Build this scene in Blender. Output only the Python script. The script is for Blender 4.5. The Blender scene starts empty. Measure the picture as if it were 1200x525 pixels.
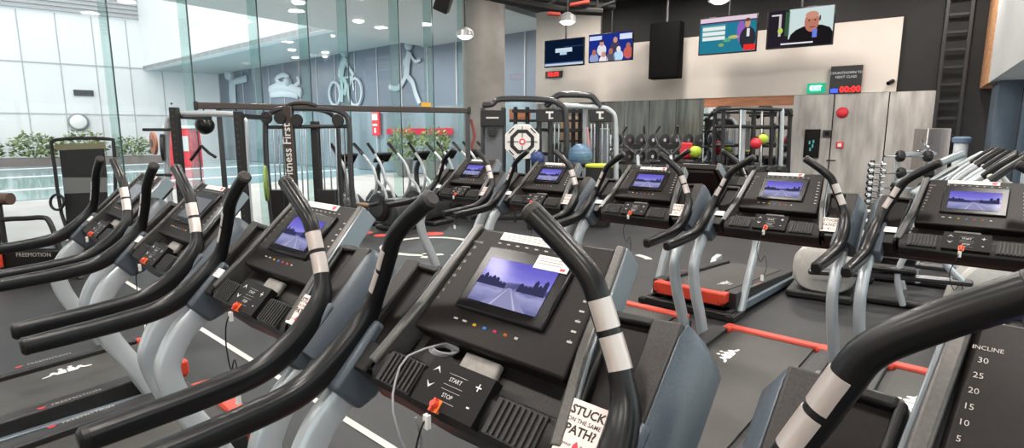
import bpy, bmesh, math, random
from math import sin, cos, pi, radians as RAD
from mathutils import Vector, Matrix, Quaternion
random.seed(7)
SC = bpy.context.scene
COL = SC.collection

# ------------------------------------------------------------------ camera geometry
FPX, PITCH, YAW, CAMH = 660.0, 0.159, -0.613, 1.521
RIGHT = Vector((cos(YAW), -sin(YAW), 0))
FWDH = Vector((sin(YAW), cos(YAW), 0))
FWD = Vector((sin(YAW)*cos(PITCH), cos(YAW)*cos(PITCH), -sin(PITCH)))
UP = RIGHT.cross(FWD)
CAM = Vector((0, 0, CAMH))
def ray(u, v): return FWD + RIGHT*((u-600)/FPX) + UP*((262.5-v)/FPX)
def at_depth(u, v, D):                 # point at horizontal forward distance D
    R = ray(u, v); return CAM + R*(D/R.dot(FWDH))
def at_y(u, v, y): R = ray(u, v); return CAM + R*(y/R.y)
def at_x(u, v, x): R = ray(u, v); return CAM + R*(x/R.x)
def at_z(u, v, z=0): R = ray(u, v); return CAM + R*((z-CAMH)/R.z)

# ------------------------------------------------------------------ materials
MATS = {}
def mat(name, col, rough=.5, metal=0., noise=0., nscale=20., bump=0., spec=.5, coat=0., stretch=None, col2=None, emit=None, estr=1.):
    if name in MATS: return MATS[name]
    m = bpy.data.materials.new(name); m.use_nodes = True
    nt = m.node_tree; b = nt.nodes['Principled BSDF']
    b.inputs['Base Color'].default_value = (*col, 1)
    b.inputs['Roughness'].default_value = rough
    b.inputs['Metallic'].default_value = metal
    b.inputs['Specular IOR Level'].default_value = spec
    b.inputs['Coat Weight'].default_value = coat
    if emit:
        b.inputs['Emission Color'].default_value = (*emit, 1); b.inputs['Emission Strength'].default_value = estr
    if noise or bump or col2:
        tc = nt.nodes.new('ShaderNodeTexCoord'); n = nt.nodes.new('ShaderNodeTexNoise')
        mp = nt.nodes.new('ShaderNodeMapping')
        nt.links.new(tc.outputs['Object'], mp.inputs['Vector']); nt.links.new(mp.outputs['Vector'], n.inputs['Vector'])
        if stretch: mp.inputs['Scale'].default_value = stretch
        n.inputs['Scale'].default_value = nscale; n.inputs['Detail'].default_value = 5
        if noise or col2:
            r = nt.nodes.new('ShaderNodeValToRGB')
            a = [max(0, c*(1-noise)) for c in col]; z = col2 or [min(1, c*(1+noise)) for c in col]
            r.color_ramp.elements[0].position = .32; r.color_ramp.elements[1].position = .68
            r.color_ramp.elements[0].color = (*a, 1); r.color_ramp.elements[1].color = (*z, 1)
            nt.links.new(n.outputs['Fac'], r.inputs['Fac']); nt.links.new(r.outputs['Color'], b.inputs['Base Color'])
        if bump:
            bp = nt.nodes.new('ShaderNodeBump'); bp.inputs['Strength'].default_value = bump; bp.inputs['Distance'].default_value = .01
            nt.links.new(n.outputs['Fac'], bp.inputs['Height']); nt.links.new(bp.outputs['Normal'], b.inputs['Normal'])
    MATS[name] = m; return m
def emit(name, col, s=1.0):
    if name in MATS: return MATS[name]
    m = bpy.data.materials.new(name); m.use_nodes = True; nt = m.node_tree
    nt.nodes.remove(nt.nodes['Principled BSDF'])
    e = nt.nodes.new('ShaderNodeEmission'); e.inputs[0].default_value = (*col, 1); e.inputs[1].default_value = s
    nt.links.new(e.outputs[0], nt.nodes['Material Output'].inputs[0]); MATS[name] = m; return m
def glass(name, col, refl=.06, dens=1.0):
    m = bpy.data.materials.new(name); m.use_nodes = True; nt = m.node_tree
    nt.nodes.remove(nt.nodes['Principled BSDF'])
    t = nt.nodes.new('ShaderNodeBsdfTransparent'); t.inputs[0].default_value = (*col, 1)
    g = nt.nodes.new('ShaderNodeBsdfGlossy'); g.inputs['Roughness'].default_value = .02
    f = nt.nodes.new('ShaderNodeFresnel'); ge = nt.nodes.new('ShaderNodeNewGeometry'); ii = nt.nodes.new('ShaderNodeMapRange'); ii.inputs['To Min'].default_value = 1.35; ii.inputs['To Max'].default_value = 1/1.35
    nt.links.new(ge.outputs['Backfacing'], ii.inputs['Value']); nt.links.new(ii.outputs[0], f.inputs[0])
    mx = nt.nodes.new('ShaderNodeMixShader')
    nt.links.new(f.outputs[0], mx.inputs[0]); nt.links.new(t.outputs[0], mx.inputs[1]); nt.links.new(g.outputs[0], mx.inputs[2])
    nt.links.new(mx.outputs[0], nt.nodes['Material Output'].inputs[0]); MATS[name] = m; return m

RUB = mat('black_rubber', (.007, .007, .0075), .3, spec=.38)
BLK = mat('black_plastic', (.009, .0085, .008), .38, noise=.25, nscale=160, spec=.35)
DRK = mat('dark_plastic', (.027, .0235, .0215), .44, noise=.3, nscale=220, spec=.35)
GLOSS = mat('gloss_panel', (.009, .008, .009), .24, spec=.22)
PANEL = mat('brown_black_panel', (.0105, .0075, .0063), .4, noise=.2, nscale=120, spec=.22)
BLUEG = mat('blue_grey_plastic', (.07, .088, .108), .33, noise=.12, nscale=200)
STEEL = mat('grey_painted_steel', (.52, .56, .59), .3, metal=.3)
SILV = mat('silver_grip', (.62, .55, .52), .32, metal=.5)
BLUER = mat('blue_steel_rail', (.19, .23, .27), .35, metal=.3)
CHROME = mat('chrome', (.75, .76, .78), .14, metal=1.)
STRIP = mat('satin_strip', (.2, .225, .245), .28, metal=.6)
RED = mat('red_plastic', (.75, .07, .035), .4)
ORANGE = mat('orange_plastic', (.85, .2, .04), .4)
WHITE = mat('white_paper', (.8, .78, .76), .6)
PINKW = mat('pinkish_paper', (.78, .66, .62), .6)
INK = mat('black_ink', (.015, .015, .015), .6)
ICON = mat('icon_print', (.5, .47, .44), .5)
ICON2 = mat('icon_print_pale', (.72, .7, .68), .5)
BELT = mat('belt_rubber', (.05, .047, .043), .5, noise=.3, nscale=2.5, bump=.04)
DECKG = mat('deck_grey', (.075, .075, .078), .5, noise=.15, nscale=60)
GUNM = mat('gunmetal', (.065, .065, .07), .28, metal=.5)
BRONZ = mat('bronze_tube', (.07, .055, .05), .33, metal=.5)
LGREY = mat('light_grey_shell', (.5, .48, .45), .4, noise=.05, nscale=40)
IRON = mat('black_iron', (.013, .013, .0135), .45, noise=.2, nscale=60)

# ------------------------------------------------------------------ mesh builder
def catmull(pts, n=6):
    pts = [Vector(p) for p in pts]; out = []
    for i in range(len(pts)-1):
        p0 = pts[max(i-1, 0)]; p1 = pts[i]; p2 = pts[i+1]; p3 = pts[min(i+2, len(pts)-1)]
        for k in range(n):
            t = k/n
            out.append(.5*((2*p1)+(-p0+p2)*t+(2*p0-5*p1+4*p2-p3)*t*t+(-p0+3*p1-3*p2+p3)*t**3))
    out.append(pts[-1]); return out
class MB:
    def __init__(self): self.v = []; self.f = []; self.m = []; self.mi = 0
    def use(self, i): self.mi = i; return self
    def add(self, vs, fs):
        o = len(self.v); self.v += [Vector(p) for p in vs]
        for q in fs: self.f.append([o+i for i in q]); self.m.append(self.mi)
        return self
    def box(self, c, s, M=None):
        x, y, z = s[0]/2, s[1]/2, s[2]/2
        vs = [Vector((a, b, d)) for a in (-x, x) for b in (-y, y) for d in (-z, z)]
        if M: vs = [M @ p for p in vs]
        vs = [p+Vector(c) for p in vs]
        return self.add(vs, [(0, 1, 3, 2), (4, 6, 7, 5), (0, 4, 5, 1), (2, 3, 7, 6), (0, 2, 6, 4), (1, 5, 7, 3)])
    def loft(self, rings, cap=True):
        n = len(rings[0]); vs = [p for r in rings for p in r]; fs = []
        for i in range(len(rings)-1):
            for k in range(n):
                a = i*n+k; b = i*n+(k+1) % n; fs.append((a, b, b+n, a+n))
        if cap: fs.append(list(range(n))[::-1]); fs.append([(len(rings)-1)*n+k for k in range(n)])
        return self.add(vs, fs)
    def prism(self, a, b): return self.loft([a, b])   # two matching outlines
    def xprism(self, yz, x0, x1): return self.loft([[(x0, y, z) for y, z in yz], [(x1, y, z) for y, z in yz]])
    def tube(self, pts, r, seg=12, flat=1., smooth=0, cap=True, rr=None, up=None, sq=1.):
        P = catmull(pts, smooth) if smooth else [Vector(p) for p in pts]
        n = len(P); rings = []; U = None
        for i in range(n):
            t = (P[min(i+1, n-1)]-P[max(i-1, 0)])
            if t.length < 1e-9: t = Vector((0, 0, 1))
            t.normalize()
            if U is None:
                ref = Vector(up) if up and up != 'rail' else (Vector((0, 0, 1)) if abs(t.z) < .9 else Vector((1, 0, 0)))
                U = (ref-t*ref.dot(t)).normalized()
            else:
                U = (U-t*U.dot(t)).normalized()
            W = t.cross(U)
            if callable(rr): R = rr(i/(n-1)); sq, flat = ((.72, 1.12) if i/(n-1) < .5 else (1., 1.) if i/(n-1) > .6 else (.72+.28*(i/(n-1)-.5)*10, 1.12-.12*(i/(n-1)-.5)*10)) if up == 'rail' else (sq, flat)
            else: R = r
            rings.append([P[i]+U*(R*flat*math.copysign(abs(cos(2*pi*k/seg))**sq, cos(2*pi*k/seg)))+W*(R*math.copysign(abs(sin(2*pi*k/seg))**sq, sin(2*pi*k/seg))) for k in range(seg)])
        if cap:   # slightly domed ends
            d0 = (P[0]-P[1]).normalized(); d1 = (P[-1]-P[-2]).normalized(); R0 = rr(0) if rr else r; R1 = rr(1) if rr else r
            rings = [[P[0]+d0*R0*.3+(q-P[0])*.7 for q in rings[0]]]+rings+[[P[-1]+d1*R1*.3+(q-P[-1])*.7 for q in rings[-1]]]
        return self.loft(rings, cap)
    def lathe(self, prof, c=(0, 0, 0), axis=(0, 0, 1), seg=24):
        q = Vector((0, 0, 1)).rotation_difference(Vector(axis)); c = Vector(c)
        rings = [[c+q @ Vector((max(r, 1e-4)*cos(2*pi*k/seg), max(r, 1e-4)*sin(2*pi*k/seg), h)) for k in range(seg)] for r, h in prof]
        return self.loft(rings, True)
    def ball(self, c, r, seg=20, sc=(1, 1, 1)):
        n = seg//2; rings = []
        for i in range(n+1):
            a = -pi/2+pi*i/n; R = max(cos(a), 1e-3)
            rings.append([Vector(c)+Vector((r*R*cos(2*pi*k/seg)*sc[0], r*R*sin(2*pi*k/seg)*sc[1], r*sin(a)*sc[2])) for k in range(seg)])
        return self.loft(rings)
    def cyl(self, a, b, r, seg=20): 
        a = Vector(a); b = Vector(b); return self.lathe([(r, 0), (r, (b-a).length)], a, (b-a).normalized(), seg)
    def mesh(self, M, sub=0): 
        self.add([M @ v.co for v in sub.vertices], [list(p.vertices) for p in sub.polygons]); return self
    def build(self, name, mats, parent=None, bevel=0, smooth=True, ang=35):
        me = bpy.data.meshes.new(name); me.from_pydata([tuple(p) for p in self.v], [], self.f)
        if not isinstance(mats, (list, tuple)): mats = [mats]
        for m in mats: me.materials.append(m)
        me.polygons.foreach_set('material_index', self.m)
        bm = bmesh.new(); bm.from_mesh(me); bmesh.ops.recalc_face_normals(bm, faces=bm.faces); bm.to_mesh(me); bm.free()
        if smooth:
            me.polygons.foreach_set('use_smooth', [True]*len(me.polygons)); me.set_sharp_from_angle(angle=RAD(ang))
        o = bpy.data.objects.new(name, me); COL.objects.link(o)
        if parent: o.parent = parent
        if bevel:
            b = o.modifiers.new('bevel', 'BEVEL'); b.width = bevel; b.segments = 2; b.limit_method = 'ANGLE'; b.angle_limit = RAD(40)
            b.harden_normals = False
        me.update(); return o
_txt = {}
def text_mesh(s, size=1., align='CENTER', bold=0.):
    k = (s, align, bold)
    if k in _txt: return _txt[k]
    c = bpy.data.curves.new('t', 'FONT'); c.body = s; c.size = 1; c.align_x = align; c.align_y = 'CENTER'; c.extrude = 0; c.offset = bold
    c.resolution_u = 2
    o = bpy.data.objects.new('t', c); COL.objects.link(o)
    dg = bpy.context.evaluated_depsgraph_get(); dg.update()
    me = bpy.data.meshes.new_from_object(o.evaluated_get(dg)); COL.objects.unlink(o); bpy.data.objects.remove(o); bpy.data.curves.remove(c)
    _txt[k] = me; return me
def basis(o, x, y, s=1.):
    x = Vector(x).normalized(); y = Vector(y); y = (y-x*y.dot(x)).normalized(); z = x.cross(y)
    M = Matrix((x, y, z)).transposed().to_4x4(); M = Matrix.Translation(Vector(o)) @ M @ Matrix.Scale(s, 4); return M
def tag(o, label, cat, group=None, kind=None):
    if label: o['label'] = label
    if cat: o['category'] = cat
    if group: o['group'] = group
    if kind: o['kind'] = kind
    return o
def thing(name, loc, rz, label, cat, group=None):
    o = bpy.data.objects.new(name, None); COL.objects.link(o); o.location = loc; o.rotation_euler = (0, 0, rz)
    o.empty_display_size = .1
    return tag(o, label, cat, group)
def struct(o): o['kind'] = 'structure'; return o
def dup(root, loc, rz, label=None, group=None, skip=()):
    r = root.copy(); COL.objects.link(r); r.location = loc; r.rotation_euler = (0, 0, rz)
    if label: r['label'] = label
    if group: r['group'] = group
    mp = {}
    for ch in list(root.children):
        if ch.name.split('.')[0] in skip: continue
        c = ch.copy(); COL.objects.link(c); c.parent = r; mp[ch] = c
        for g in list(ch.children):
            if g.name.split('.')[0] in skip: continue
            d = g.copy(); COL.objects.link(d); d.parent = c
    return r

# ------------------------------------------------------------------ room
YW = 13.5          # back wall
XG = -8.65         # glass wall
XR = 1.3           # right wall
Y0 = -4.0
CEIL = 4.75
floorm = mat('rubber_floor', (.023, .0235, .025), .5, noise=.22, nscale=2.2, bump=.04, spec=.5)
wallw = mat('warm_white_paint', (.62, .56, .51), .7, noise=.02, nscale=3)
blackp = mat('black_paint', (.007, .0065, .006), .7, noise=.2, nscale=4)
concr = mat('streaky_concrete', (.3, .285, .27), .6, noise=0, nscale=2.2, stretch=(3.2, 1, .55), col2=(.52, .5, .475))
def slab(name, lo, hi, m, bevel=0):
    c = [(a+b)/2 for a, b in zip(lo, hi)]; s = [b-a for a, b in zip(lo, hi)]
    return struct(MB().box(c, s).build(name, m, bevel=bevel))
slab('floor', (XG, Y0, -.2), (XR+.3, YW+.2, 0), floorm)
slab('ceiling', (XG, Y0, CEIL), (XR+.3, YW+.2, CEIL+.2), blackp)
# back wall: mirror zone below, warm white band, black above
xd = at_y(931, 112, YW).x; xw = at_y(705, 30, YW).x; xe = at_y(1055, 60, YW).x; xg = at_y(1098, 107, YW).x
zb = 2.33; zt = 3.72
slab('wall_back', (XG-.02, YW+.02, 0), (XR+.3, YW+.2, CEIL), blackp)
b = MB(); b.box(((XG+xe)/2, YW-.02, (zb+zt)/2), (xe-XG, .08, zt-zb)); b.box(((XG+xw)/2, YW-.02, (zt+CEIL)/2), (xw-XG, .08, CEIL-zt))
struct(b.build('wall_band', wallw))
mir = mat('mirror_painted_reflection', (.05, .053, .047), .16, metal=.0, nscale=2.5, stretch=(5, 1, .35), spec=.8, col2=(.2, .205, .18))  # concrete-look streaks painted into the colour stand for the mirror's reflection
xo = at_y(826, 120, YW).x
b = MB()
n = 7
for i in range(n):
    a0 = XG+(xo-XG)*i/n; a1 = XG+(xo-XG)*(i+1)/n
    b.box(((a0+a1)/2, YW-.01, zb/2), (a1-a0-.012, .04, zb))
struct(b.build('wall_mirror', mir))
woodo = mat('orange_wood', (.42, .17, .085), .5, noise=.25, nscale=3, stretch=(1, 1, 9))
b = MB(); b.box(((xo+xd)/2, YW-.01, zb-.1), (xd-xo, .05, .22)); struct(b.build('trim_1', woodo))
b = MB(); mir2 = mat('clear_mirror', (.5, .5, .5), .03, metal=1.)
b.box(((xo+xd)/2, YW-.01, (zb-.2)/2), (xd-xo, .04, zb-.2)); struct(b.build('wall_mirror_clear', mir2))
# grey streaky door panels
xa = at_y(979, 112, YW).x; xb = at_y(1043, 110, YW).x
for k, (a0, a1) in enumerate([(xd, xa), (xa, xb), (xb, xg)]):
    struct(MB().box(((a0+a1)/2, YW-.05, zb/2-.01), (a1-a0-.02, .12, zb)).build('door_%d' % (k+1), concr, bevel=.006))
# right side: soffit beam, column, window
XB = .92
lightg = mat('pale_grey_paint', (.46, .47, .48), .55, noise=.04, nscale=5)
copper = mat('copper_tone', (.5, .26, .13), .45, noise=.3, nscale=4, stretch=(1, 1, 6))  # copper-toned streaks for the far end of the beam face
slab('wall_soffit', (XB, Y0, zb), (XR+.3, 12.1, CEIL), lightg)
slab('trim_2', (XB-.01, 12.1, zb), (XB+.3, YW, CEIL), copper)
slab('wall_soffit_end', (XB+.3, 12.1, zb), (XR+.3, YW, CEIL), blackp)
bluec = mat('blue_grey_paint', (.075, .1, .135), .6, noise=.1, nscale=3)
xc0 = at_y(1165, 120, 12.0).x; 
slab('wall_column', (xc0, 11.6, 0), (XR, 12.6, zb), bluec)
b = MB(); b.box((XR+.05, (Y0+YW)/2, .2), (.1, YW-Y0, .4))
for k in range(9): b.box((XR+.05, 11.5-k*1.7, 1.3), (.09, .07, 2.1))
struct(b.build('wall_right', bluec))
gl = glass('window_glass', (.9, .96, .96))
struct(MB().box((XR+.05, (Y0+11.6)/2, 1.37), (.012, 11.6-Y0, 1.94)).build('window_1', gl))
slab('wall_front', (XG, Y0-.2, 0), (XR+.3, Y0, CEIL), wallw)

# glass wall on the pool side: panes with fins
fin = glass('fin_glass', (.78, .88, .86))
pane = glass('pane_glass', (.94, .965, .96))
edge = mat('dark_glass_edge', (.02, .06, .06), .2)
ys = [Y0]+[-2.6, -1.5, -.4, .7, 1.9]+[at_x(u, 0, XG).y for u in (123, 217, 299, 358, 404, 465, 505, 545, 585)]+[YW]
for i in range(len(ys)-1):
    a, c = ys[i], ys[i+1]
    w = MB().box((XG, (a+c)/2, CEIL/2), (.02, c-a-.012, CEIL)).build('window_%d' % (i+2), pane); struct(w)
    if i: 
        fo = MB().use(0).box((XG-.13, a, CEIL/2), (.22, .018, CEIL)).use(1).box((XG+.02, a, CEIL/2), (.02, .014, CEIL)).build('window_fin', [fin, edge], w)

# ------------------------------------------------------------------ outside: pool court
pave = mat('pale_paving', (.55, .52, .5), .35, noise=.12, nscale=1.3)
water = mat('pool_water', (.33, .5, .54), .08, noise=.12, nscale=.6, bump=.05)
white_p = mat('white_cladding', (.8, .8, .82), .6, noise=.03, nscale=.7)
seam = mat('grey_joint', (.45, .45, .47), .6)
slab('ground', (-70, -40, -.35), (XG, 60, -.04), pave)
slab('ground_street', (XR+.31, -40, -.35), (60, 60, -.04), pave)
slab('ground_water', (-44, -30, -.2), (-17, 27, -.02), water)
b = MB()
for k in range(4): b.box((-20-k*6, 0, -.012), (.35, 50, .012))
struct(b.build('trim_3', white_p))
wd = Vector((.287, .958, 0)).normalized(); wn = Vector((wd.y, -wd.x, 0))
q0 = at_depth(80, 157, 30.); q0.z = 0
def W1(t, z, off=0): return q0+wd*t+wn*off+Vector((0, 0, z))
def wbox(b, t0, t1, z0, z1, o0, o1):
    b.add([W1(t, z, o) for t in (t0, t1) for o in (o0, o1) for z in (z0, z1)], [(0, 1, 3, 2), (4, 6, 7, 5), (0, 4, 5, 1), (2, 3, 7, 6), (0, 2, 6, 4), (1, 5, 7, 3)])
b = MB(); wbox(b, -40, 22, -.3, 13, -.6, 0)
b.use(1)
for k in range(-26, 12): wbox(b, k*1.5, k*1.5+.05, 0, 7.6, 0, .02)
for z in (2.5, 5.05): wbox(b, -40, 22, z, z+.07, 0, .025)
struct(b.build('wall_outside', [white_p, seam]))
b = MB()
for k in range(9): wbox(b, -40, 9, 7.7+k*.22, 7.8+k*.22, 0, .16)
struct(b.build('trim_4', mat('grey_louvre', (.42, .42, .44), .5)))
# planter with shrubs in front of that wall
b = MB(); wbox(b, -26, 4.2, -.1, .35, 1.2, 2.6); struct(b.build('trim_5', mat('planter_brown', (.2, .16, .15), .7)))
leaf = mat('leaf_green', (.11, .2, .045), .5, noise=.5, nscale=3, col2=(.32, .4, .14))
def shrub_mesh(seed, w, h):
    rnd = random.Random(seed); m = MB()
    for s in range(5):
        a = rnd.uniform(0, 2*pi); m.tube([(0, 0, 0), (cos(a)*w*.2, sin(a)*w*.2, h*.5), (cos(a)*w*.35, sin(a)*w*.35, h*.85)], .02, 5)
    for k in range(420):
        a = rnd.uniform(0, 2*pi); r = w*.5*math.sqrt(rnd.random()); z = rnd.uniform(.08, 1)*h*(1-.35*(r/(w*.5))**2)
        p = Vector((r*cos(a), r*sin(a), z)); L = rnd.uniform(.16, .34); d = Vector((cos(a+rnd.uniform(-1, 1)), sin(a+rnd.uniform(-1, 1)), rnd.uniform(-.5, .9))).normalized()
        s = d.cross(Vector((rnd.uniform(-1, 1), rnd.uniform(-1, 1), 1))).normalized()*L*.3
        m.add([p, p+d*L*.5+s, p+d*L, p+d*L*.5-s], [(0, 1, 2, 3)])
    return m
shr = None
slabels = ['at the far end of the pool planter', 'second along the pool planter']
for k in range(12):
    t = -19.4+k*2.0
    p = W1(t, .33, 1.9)
    if shr is None or k in (1, 2):
        last = shrub_mesh(k, 2.0, 1.5).build('planter_shrub', leaf); src = last
        protos = [last] if shr is None else protos+[last]; shr = 1; o = last
    else:
        o = protos[k % 3].copy(); COL.objects.link(o)
    o.location = p; o.rotation_euler = (0, 0, random.uniform(0, 6)); s = random.uniform(.8, 1.15); o.scale = (s, s, s*random.uniform(.8, 1.1))
    tag(o, 'green leafy shrub in the long planter across the pool', 'shrub', 'shrubs in the planter across the pool')
# oval wall lamp and dark notice on the white cladding
def on_w1(u, v):
    R = ray(u, v); t = ((q0-CAM).dot(wn))/R.dot(wn); return CAM+R*t
p = on_w1(92, 143); t = thing('outdoor_lamp', p+wn*.02, 0, 'round white bulkhead lamp on the pale wall above the planter', 'wall lamp')
MB().lathe([(.46, 0), (.46, .1), (.4, .13)], (0, 0, 0), wn).build('lamp_ring', mat('lamp_grey', (.25, .25, .27), .5), t)
MB().lathe([(.38, .1), (.34, .2), (.15, .25)], (0, 0, 0), wn).build('lamp_cover', mat('lamp_white', (.85, .85, .85), .4), t)
p = on_w1(98, 109); t = MB().use(0).box((0, 0, 0), (.85, .06, .3), basis((0, 0, 0), wd, (0, 0, 1)).to_3x3() @ Matrix(((1, 0, 0), (0, 0, 1), (0, -1, 0)))).build('wall_sign', mat('sign_dark', (.05, .05, .06), .5)); t.location = p+wn*.05
tag(t, 'small dark rectangular sign high on the pale pool wall', 'sign')
# opposite wing: white fascia, soffit, blue-grey wall with pale athlete figures
ZS = 5.0
f0 = at_z(178, 80, ZS); f1 = at_z(392, 32, ZS); fd = (f1-f0).normalized(); f0 = f0-fd*2; f1 = f0+fd*40
fn = Vector((fd.y, -fd.x, 0)); 
if fn.dot(-f0) < 0: fn = -fn
b = MB(); b.prism([f0, f0-fn*.4, f0-fn*.4+Vector((0, 0, 5)), f0+Vector((0, 0, 5))], [f1, f1-fn*.4, f1-fn*.4+Vector((0, 0, 5)), f1+Vector((0, 0, 5))])
struct(b.build('wall_fascia', white_p))
g0 = at_z(200, 97, ZS); g1 = at_z(545, 38, ZS); gd = (g1-g0).normalized(); gn = Vector((gd.y, -gd.x, 0))
if gn.dot(-g0) < 0: gn = -gn
g0 = g0-gd*3; LW = 42
soff = mat('soffit_grey', (.5, .53, .54), .6)
b = MB(); b.prism([f0, f0-fn*13, f0-fn*13+Vector((0, 0, .2)), f0+Vector((0, 0, .2))], [f1, f1-fn*13, f1-fn*13+Vector((0, 0, .2)), f1+Vector((0, 0, .2))])
o = struct(b.build('ceiling_wing', soff)); o.location.z = .01
bluew = mat('blue_grey_cladding', (.13, .16, .21), .4, noise=.1, nscale=.5, stretch=(1, 1, .1))
def G(t, z, off=0): return g0+gd*t+gn*off+Vector((0, 0, z-ZS))
def gbox(b, t0, t1, z0, z1, o0, o1):
    b.add([G(t, z, o) for t in (t0, t1) for o in (o0, o1) for z in (z0, z1)], [(0, 1, 3, 2), (4, 6, 7, 5), (0, 4, 5, 1), (2, 3, 7, 6), (0, 2, 6, 4), (1, 5, 7, 3)])
b = MB(); gbox(b, -1, LW, -.3, ZS+.1, -.4, 0)
b.use(1)
for k in range(0, 26): gbox(b, k*1.6, k*1.6+.05, 0, ZS, 0, .03)
b.use(2); gbox(b, -1, LW, 0, 2.55, .03, .06)
struct(b.build('wall_wing', [bluew, seam, mat('shopfront_grey', (.2, .26, .3), .2, noise=.4, nscale=.5, stretch=(1.5, 1.5, .2))]))
figm = mat('pale_figure', (.42, .48, .53), .6)
def g_at(u, v):
    R = ray(u, v); return CAM+R*((g0-CAM).dot(gn)/R.dot(gn))
def fig_limbs(name, u0, v0, limbs, heads, label, discs=()):
    o0 = g_at(u0, v0)+gn*.07; b = MB()
    def P(u, v): return g_at(u, v)+gn*.07-o0
    k = (g_at(u0+1, v0)-g_at(u0, v0)).length*.85
    for pts, r in limbs: b.tube([P(*q) for q in pts], r*k*.72, 8, smooth=4, flat=.35, up=gn)
    for (u, v, r) in heads: b.ball(P(u, v), r*k, 12)
    for (u, v, r, w) in discs:
        c = P(u, v); ring = [c+gd*(r*k*cos(a*pi/12))+Vector((0, 0, r*k*1.1*sin(a*pi/12))) for a in range(25)]; b.tube(ring, w*k, 6)
    o = b.build(name, figm); o.location = o0; return tag(o, label, 'wall figure')
fig_limbs('wall_figure', 480, 90, [([(481, 62), (479, 75), (478, 88)], 5), ([(478, 88), (485, 97), (488, 108), (493, 121)], 3.4), ([(478, 88), (472, 99), (466, 104), (458, 102)], 3.2), ([(482, 64), (475, 72), (478, 80)], 2), ([(482, 64), (488, 72), (494, 70)], 2)], [(481, 54, 4)], 'pale running athlete figure on the dark wing wall')
fig_limbs('wall_figure', 405, 95, [([(406, 68), (402, 80), (401, 90)], 5), ([(401, 90), (407, 98), (405, 110)], 2.8), ([(401, 90), (402, 102), (402, 119)], 2.6), ([(406, 72), (412, 82), (416, 88)], 2), ([(402, 92), (414, 92), (404, 108), (402, 92)], 1.2), ([(414, 88), (416, 106)], 1.2)], [(406, 61, 4)], 'pale cyclist on a bicycle figure on the dark wing wall', [(394, 110, 8, 1.2), (418, 108, 9, 1.2)])
fig_limbs('wall_figure', 335, 102, [([(318, 106), (330, 101), (344, 104), (354, 109)], 4.2), ([(319, 111), (335, 110), (350, 112)], 3), ([(332, 100), (325, 93), (333, 88), (340, 91)], 2.2), ([(346, 102), (352, 96), (350, 91)], 2)], [(340, 96, 3.2)], 'pale swimmer figure low on the dark wing wall')
fig_limbs('wall_figure', 275, 105, [([(274, 95), (274, 108), (275, 121)], 5.5), ([(275, 96), (283, 94), (290, 92)], 2.6)], [(272, 88, 3.6)], 'pale figure punching forward on the dark wing wall')
# items by the wing
redm = mat('signal_red', (.7, .03, .05), .4)
def gthing(name, u, v, w, h, d, m, label, cat, parts=()):
    p = g_at(u, v)+gn*(d/2+.08); p.z = 0
    t = thing(name, p, math.atan2(gd.y, gd.x), label, cat)
    return t
pz = at_depth(216, 170, 27.0); pz.z = -.04; t = thing('vending_booth', pz, -YAW, 'red booth standing beyond the pool at the end of the planter', 'booth')
MB().box((0, 0, .9), (1.2, .8, 1.8)).build('booth_body', redm, t, bevel=.03); MB().box((.1, -.42, 1.1), (.7, .06, .7)).build('booth_window', mat('pale_panel', (.6, .6, .6), .4), t)
MB().box((0, -.0, 1.86), (1.35, .95, .12)).build('booth_roof', WHITE, t, bevel=.02)
t = gthing('hanging_banner_sign', 445, 140, 1, 1, .2, redm, 'red upright sign panel with white marks under the wing', 'sign')
MB().box((0, 0, 1.92), (.5, .1, .96)).build('sign_panel', redm, t, bevel=.02); MB().box((0, .03, .75), (.06, .06, 1.5)).build('post', STEEL, t); b = MB(); b.box((0, -.06, 2.2), (.36, .03, .26)); b.box((0, -.06, 1.88), (.3, .03, .08)); b.box((0, -.06, 1.65), (.1, .03, .2)); b.build('sign_marks', WHITE, t)
tA = (g_at(458, 156)-g0).dot(gd); tB = (g_at(533, 156)-g0).dot(gd); b = MB(); gbox(b, tA, tB, 1.5, 1.72, .1, .2); o = b.build('shopfront_band_light', emit('red_band', (.85, .08, .12), 1.0)); tag(o, 'long glowing red light band along the wing wall', 'light band')
pot = None
for k, (u, v) in enumerate([(505, 168), (541, 166)]):
    p = g_at(u, v)+gn*1.3; p.z = 0
    t = thing('potted_tree', p, k*1.3, ['bushy potted tree beyond the glass, behind the exercise machines', 'potted tree second from the concrete column beyond the glass', 'potted tree beside the concrete column beyond the glass', 'potted tree behind the multi gym to one side of the concrete column'][k], 'potted tree', 'potted trees under the wing')
    MB().lathe([(.25, 0), (.36, .6), (.33, .6), (.3, .5)], seg=16).build('pot', mat('pot_grey', (.2, .2, .2), .6), t)
    o = protos[k % 3].copy(); COL.objects.link(o); o.name = 'foliage'; o.parent = t; o.location = (0, 0, .55); o.scale = (.5, .5, .8)
    for key in ('label', 'category', 'group'): del o[key]
# canopy over the glass and its round column
slab('ceiling_canopy', (-15.2, -12, 4.72), (XG-.3, YW+3, 5.0), soff)
pc = at_depth(567, 100, 13.2); b = MB().lathe([(.48, 0), (.48, 4.72)], (pc.x, pc.y, 0), seg=40)
struct(b.build('wall_column_round', mat('raw_concrete', (.25, .235, .22), .7, noise=.15, nscale=2)))

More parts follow.
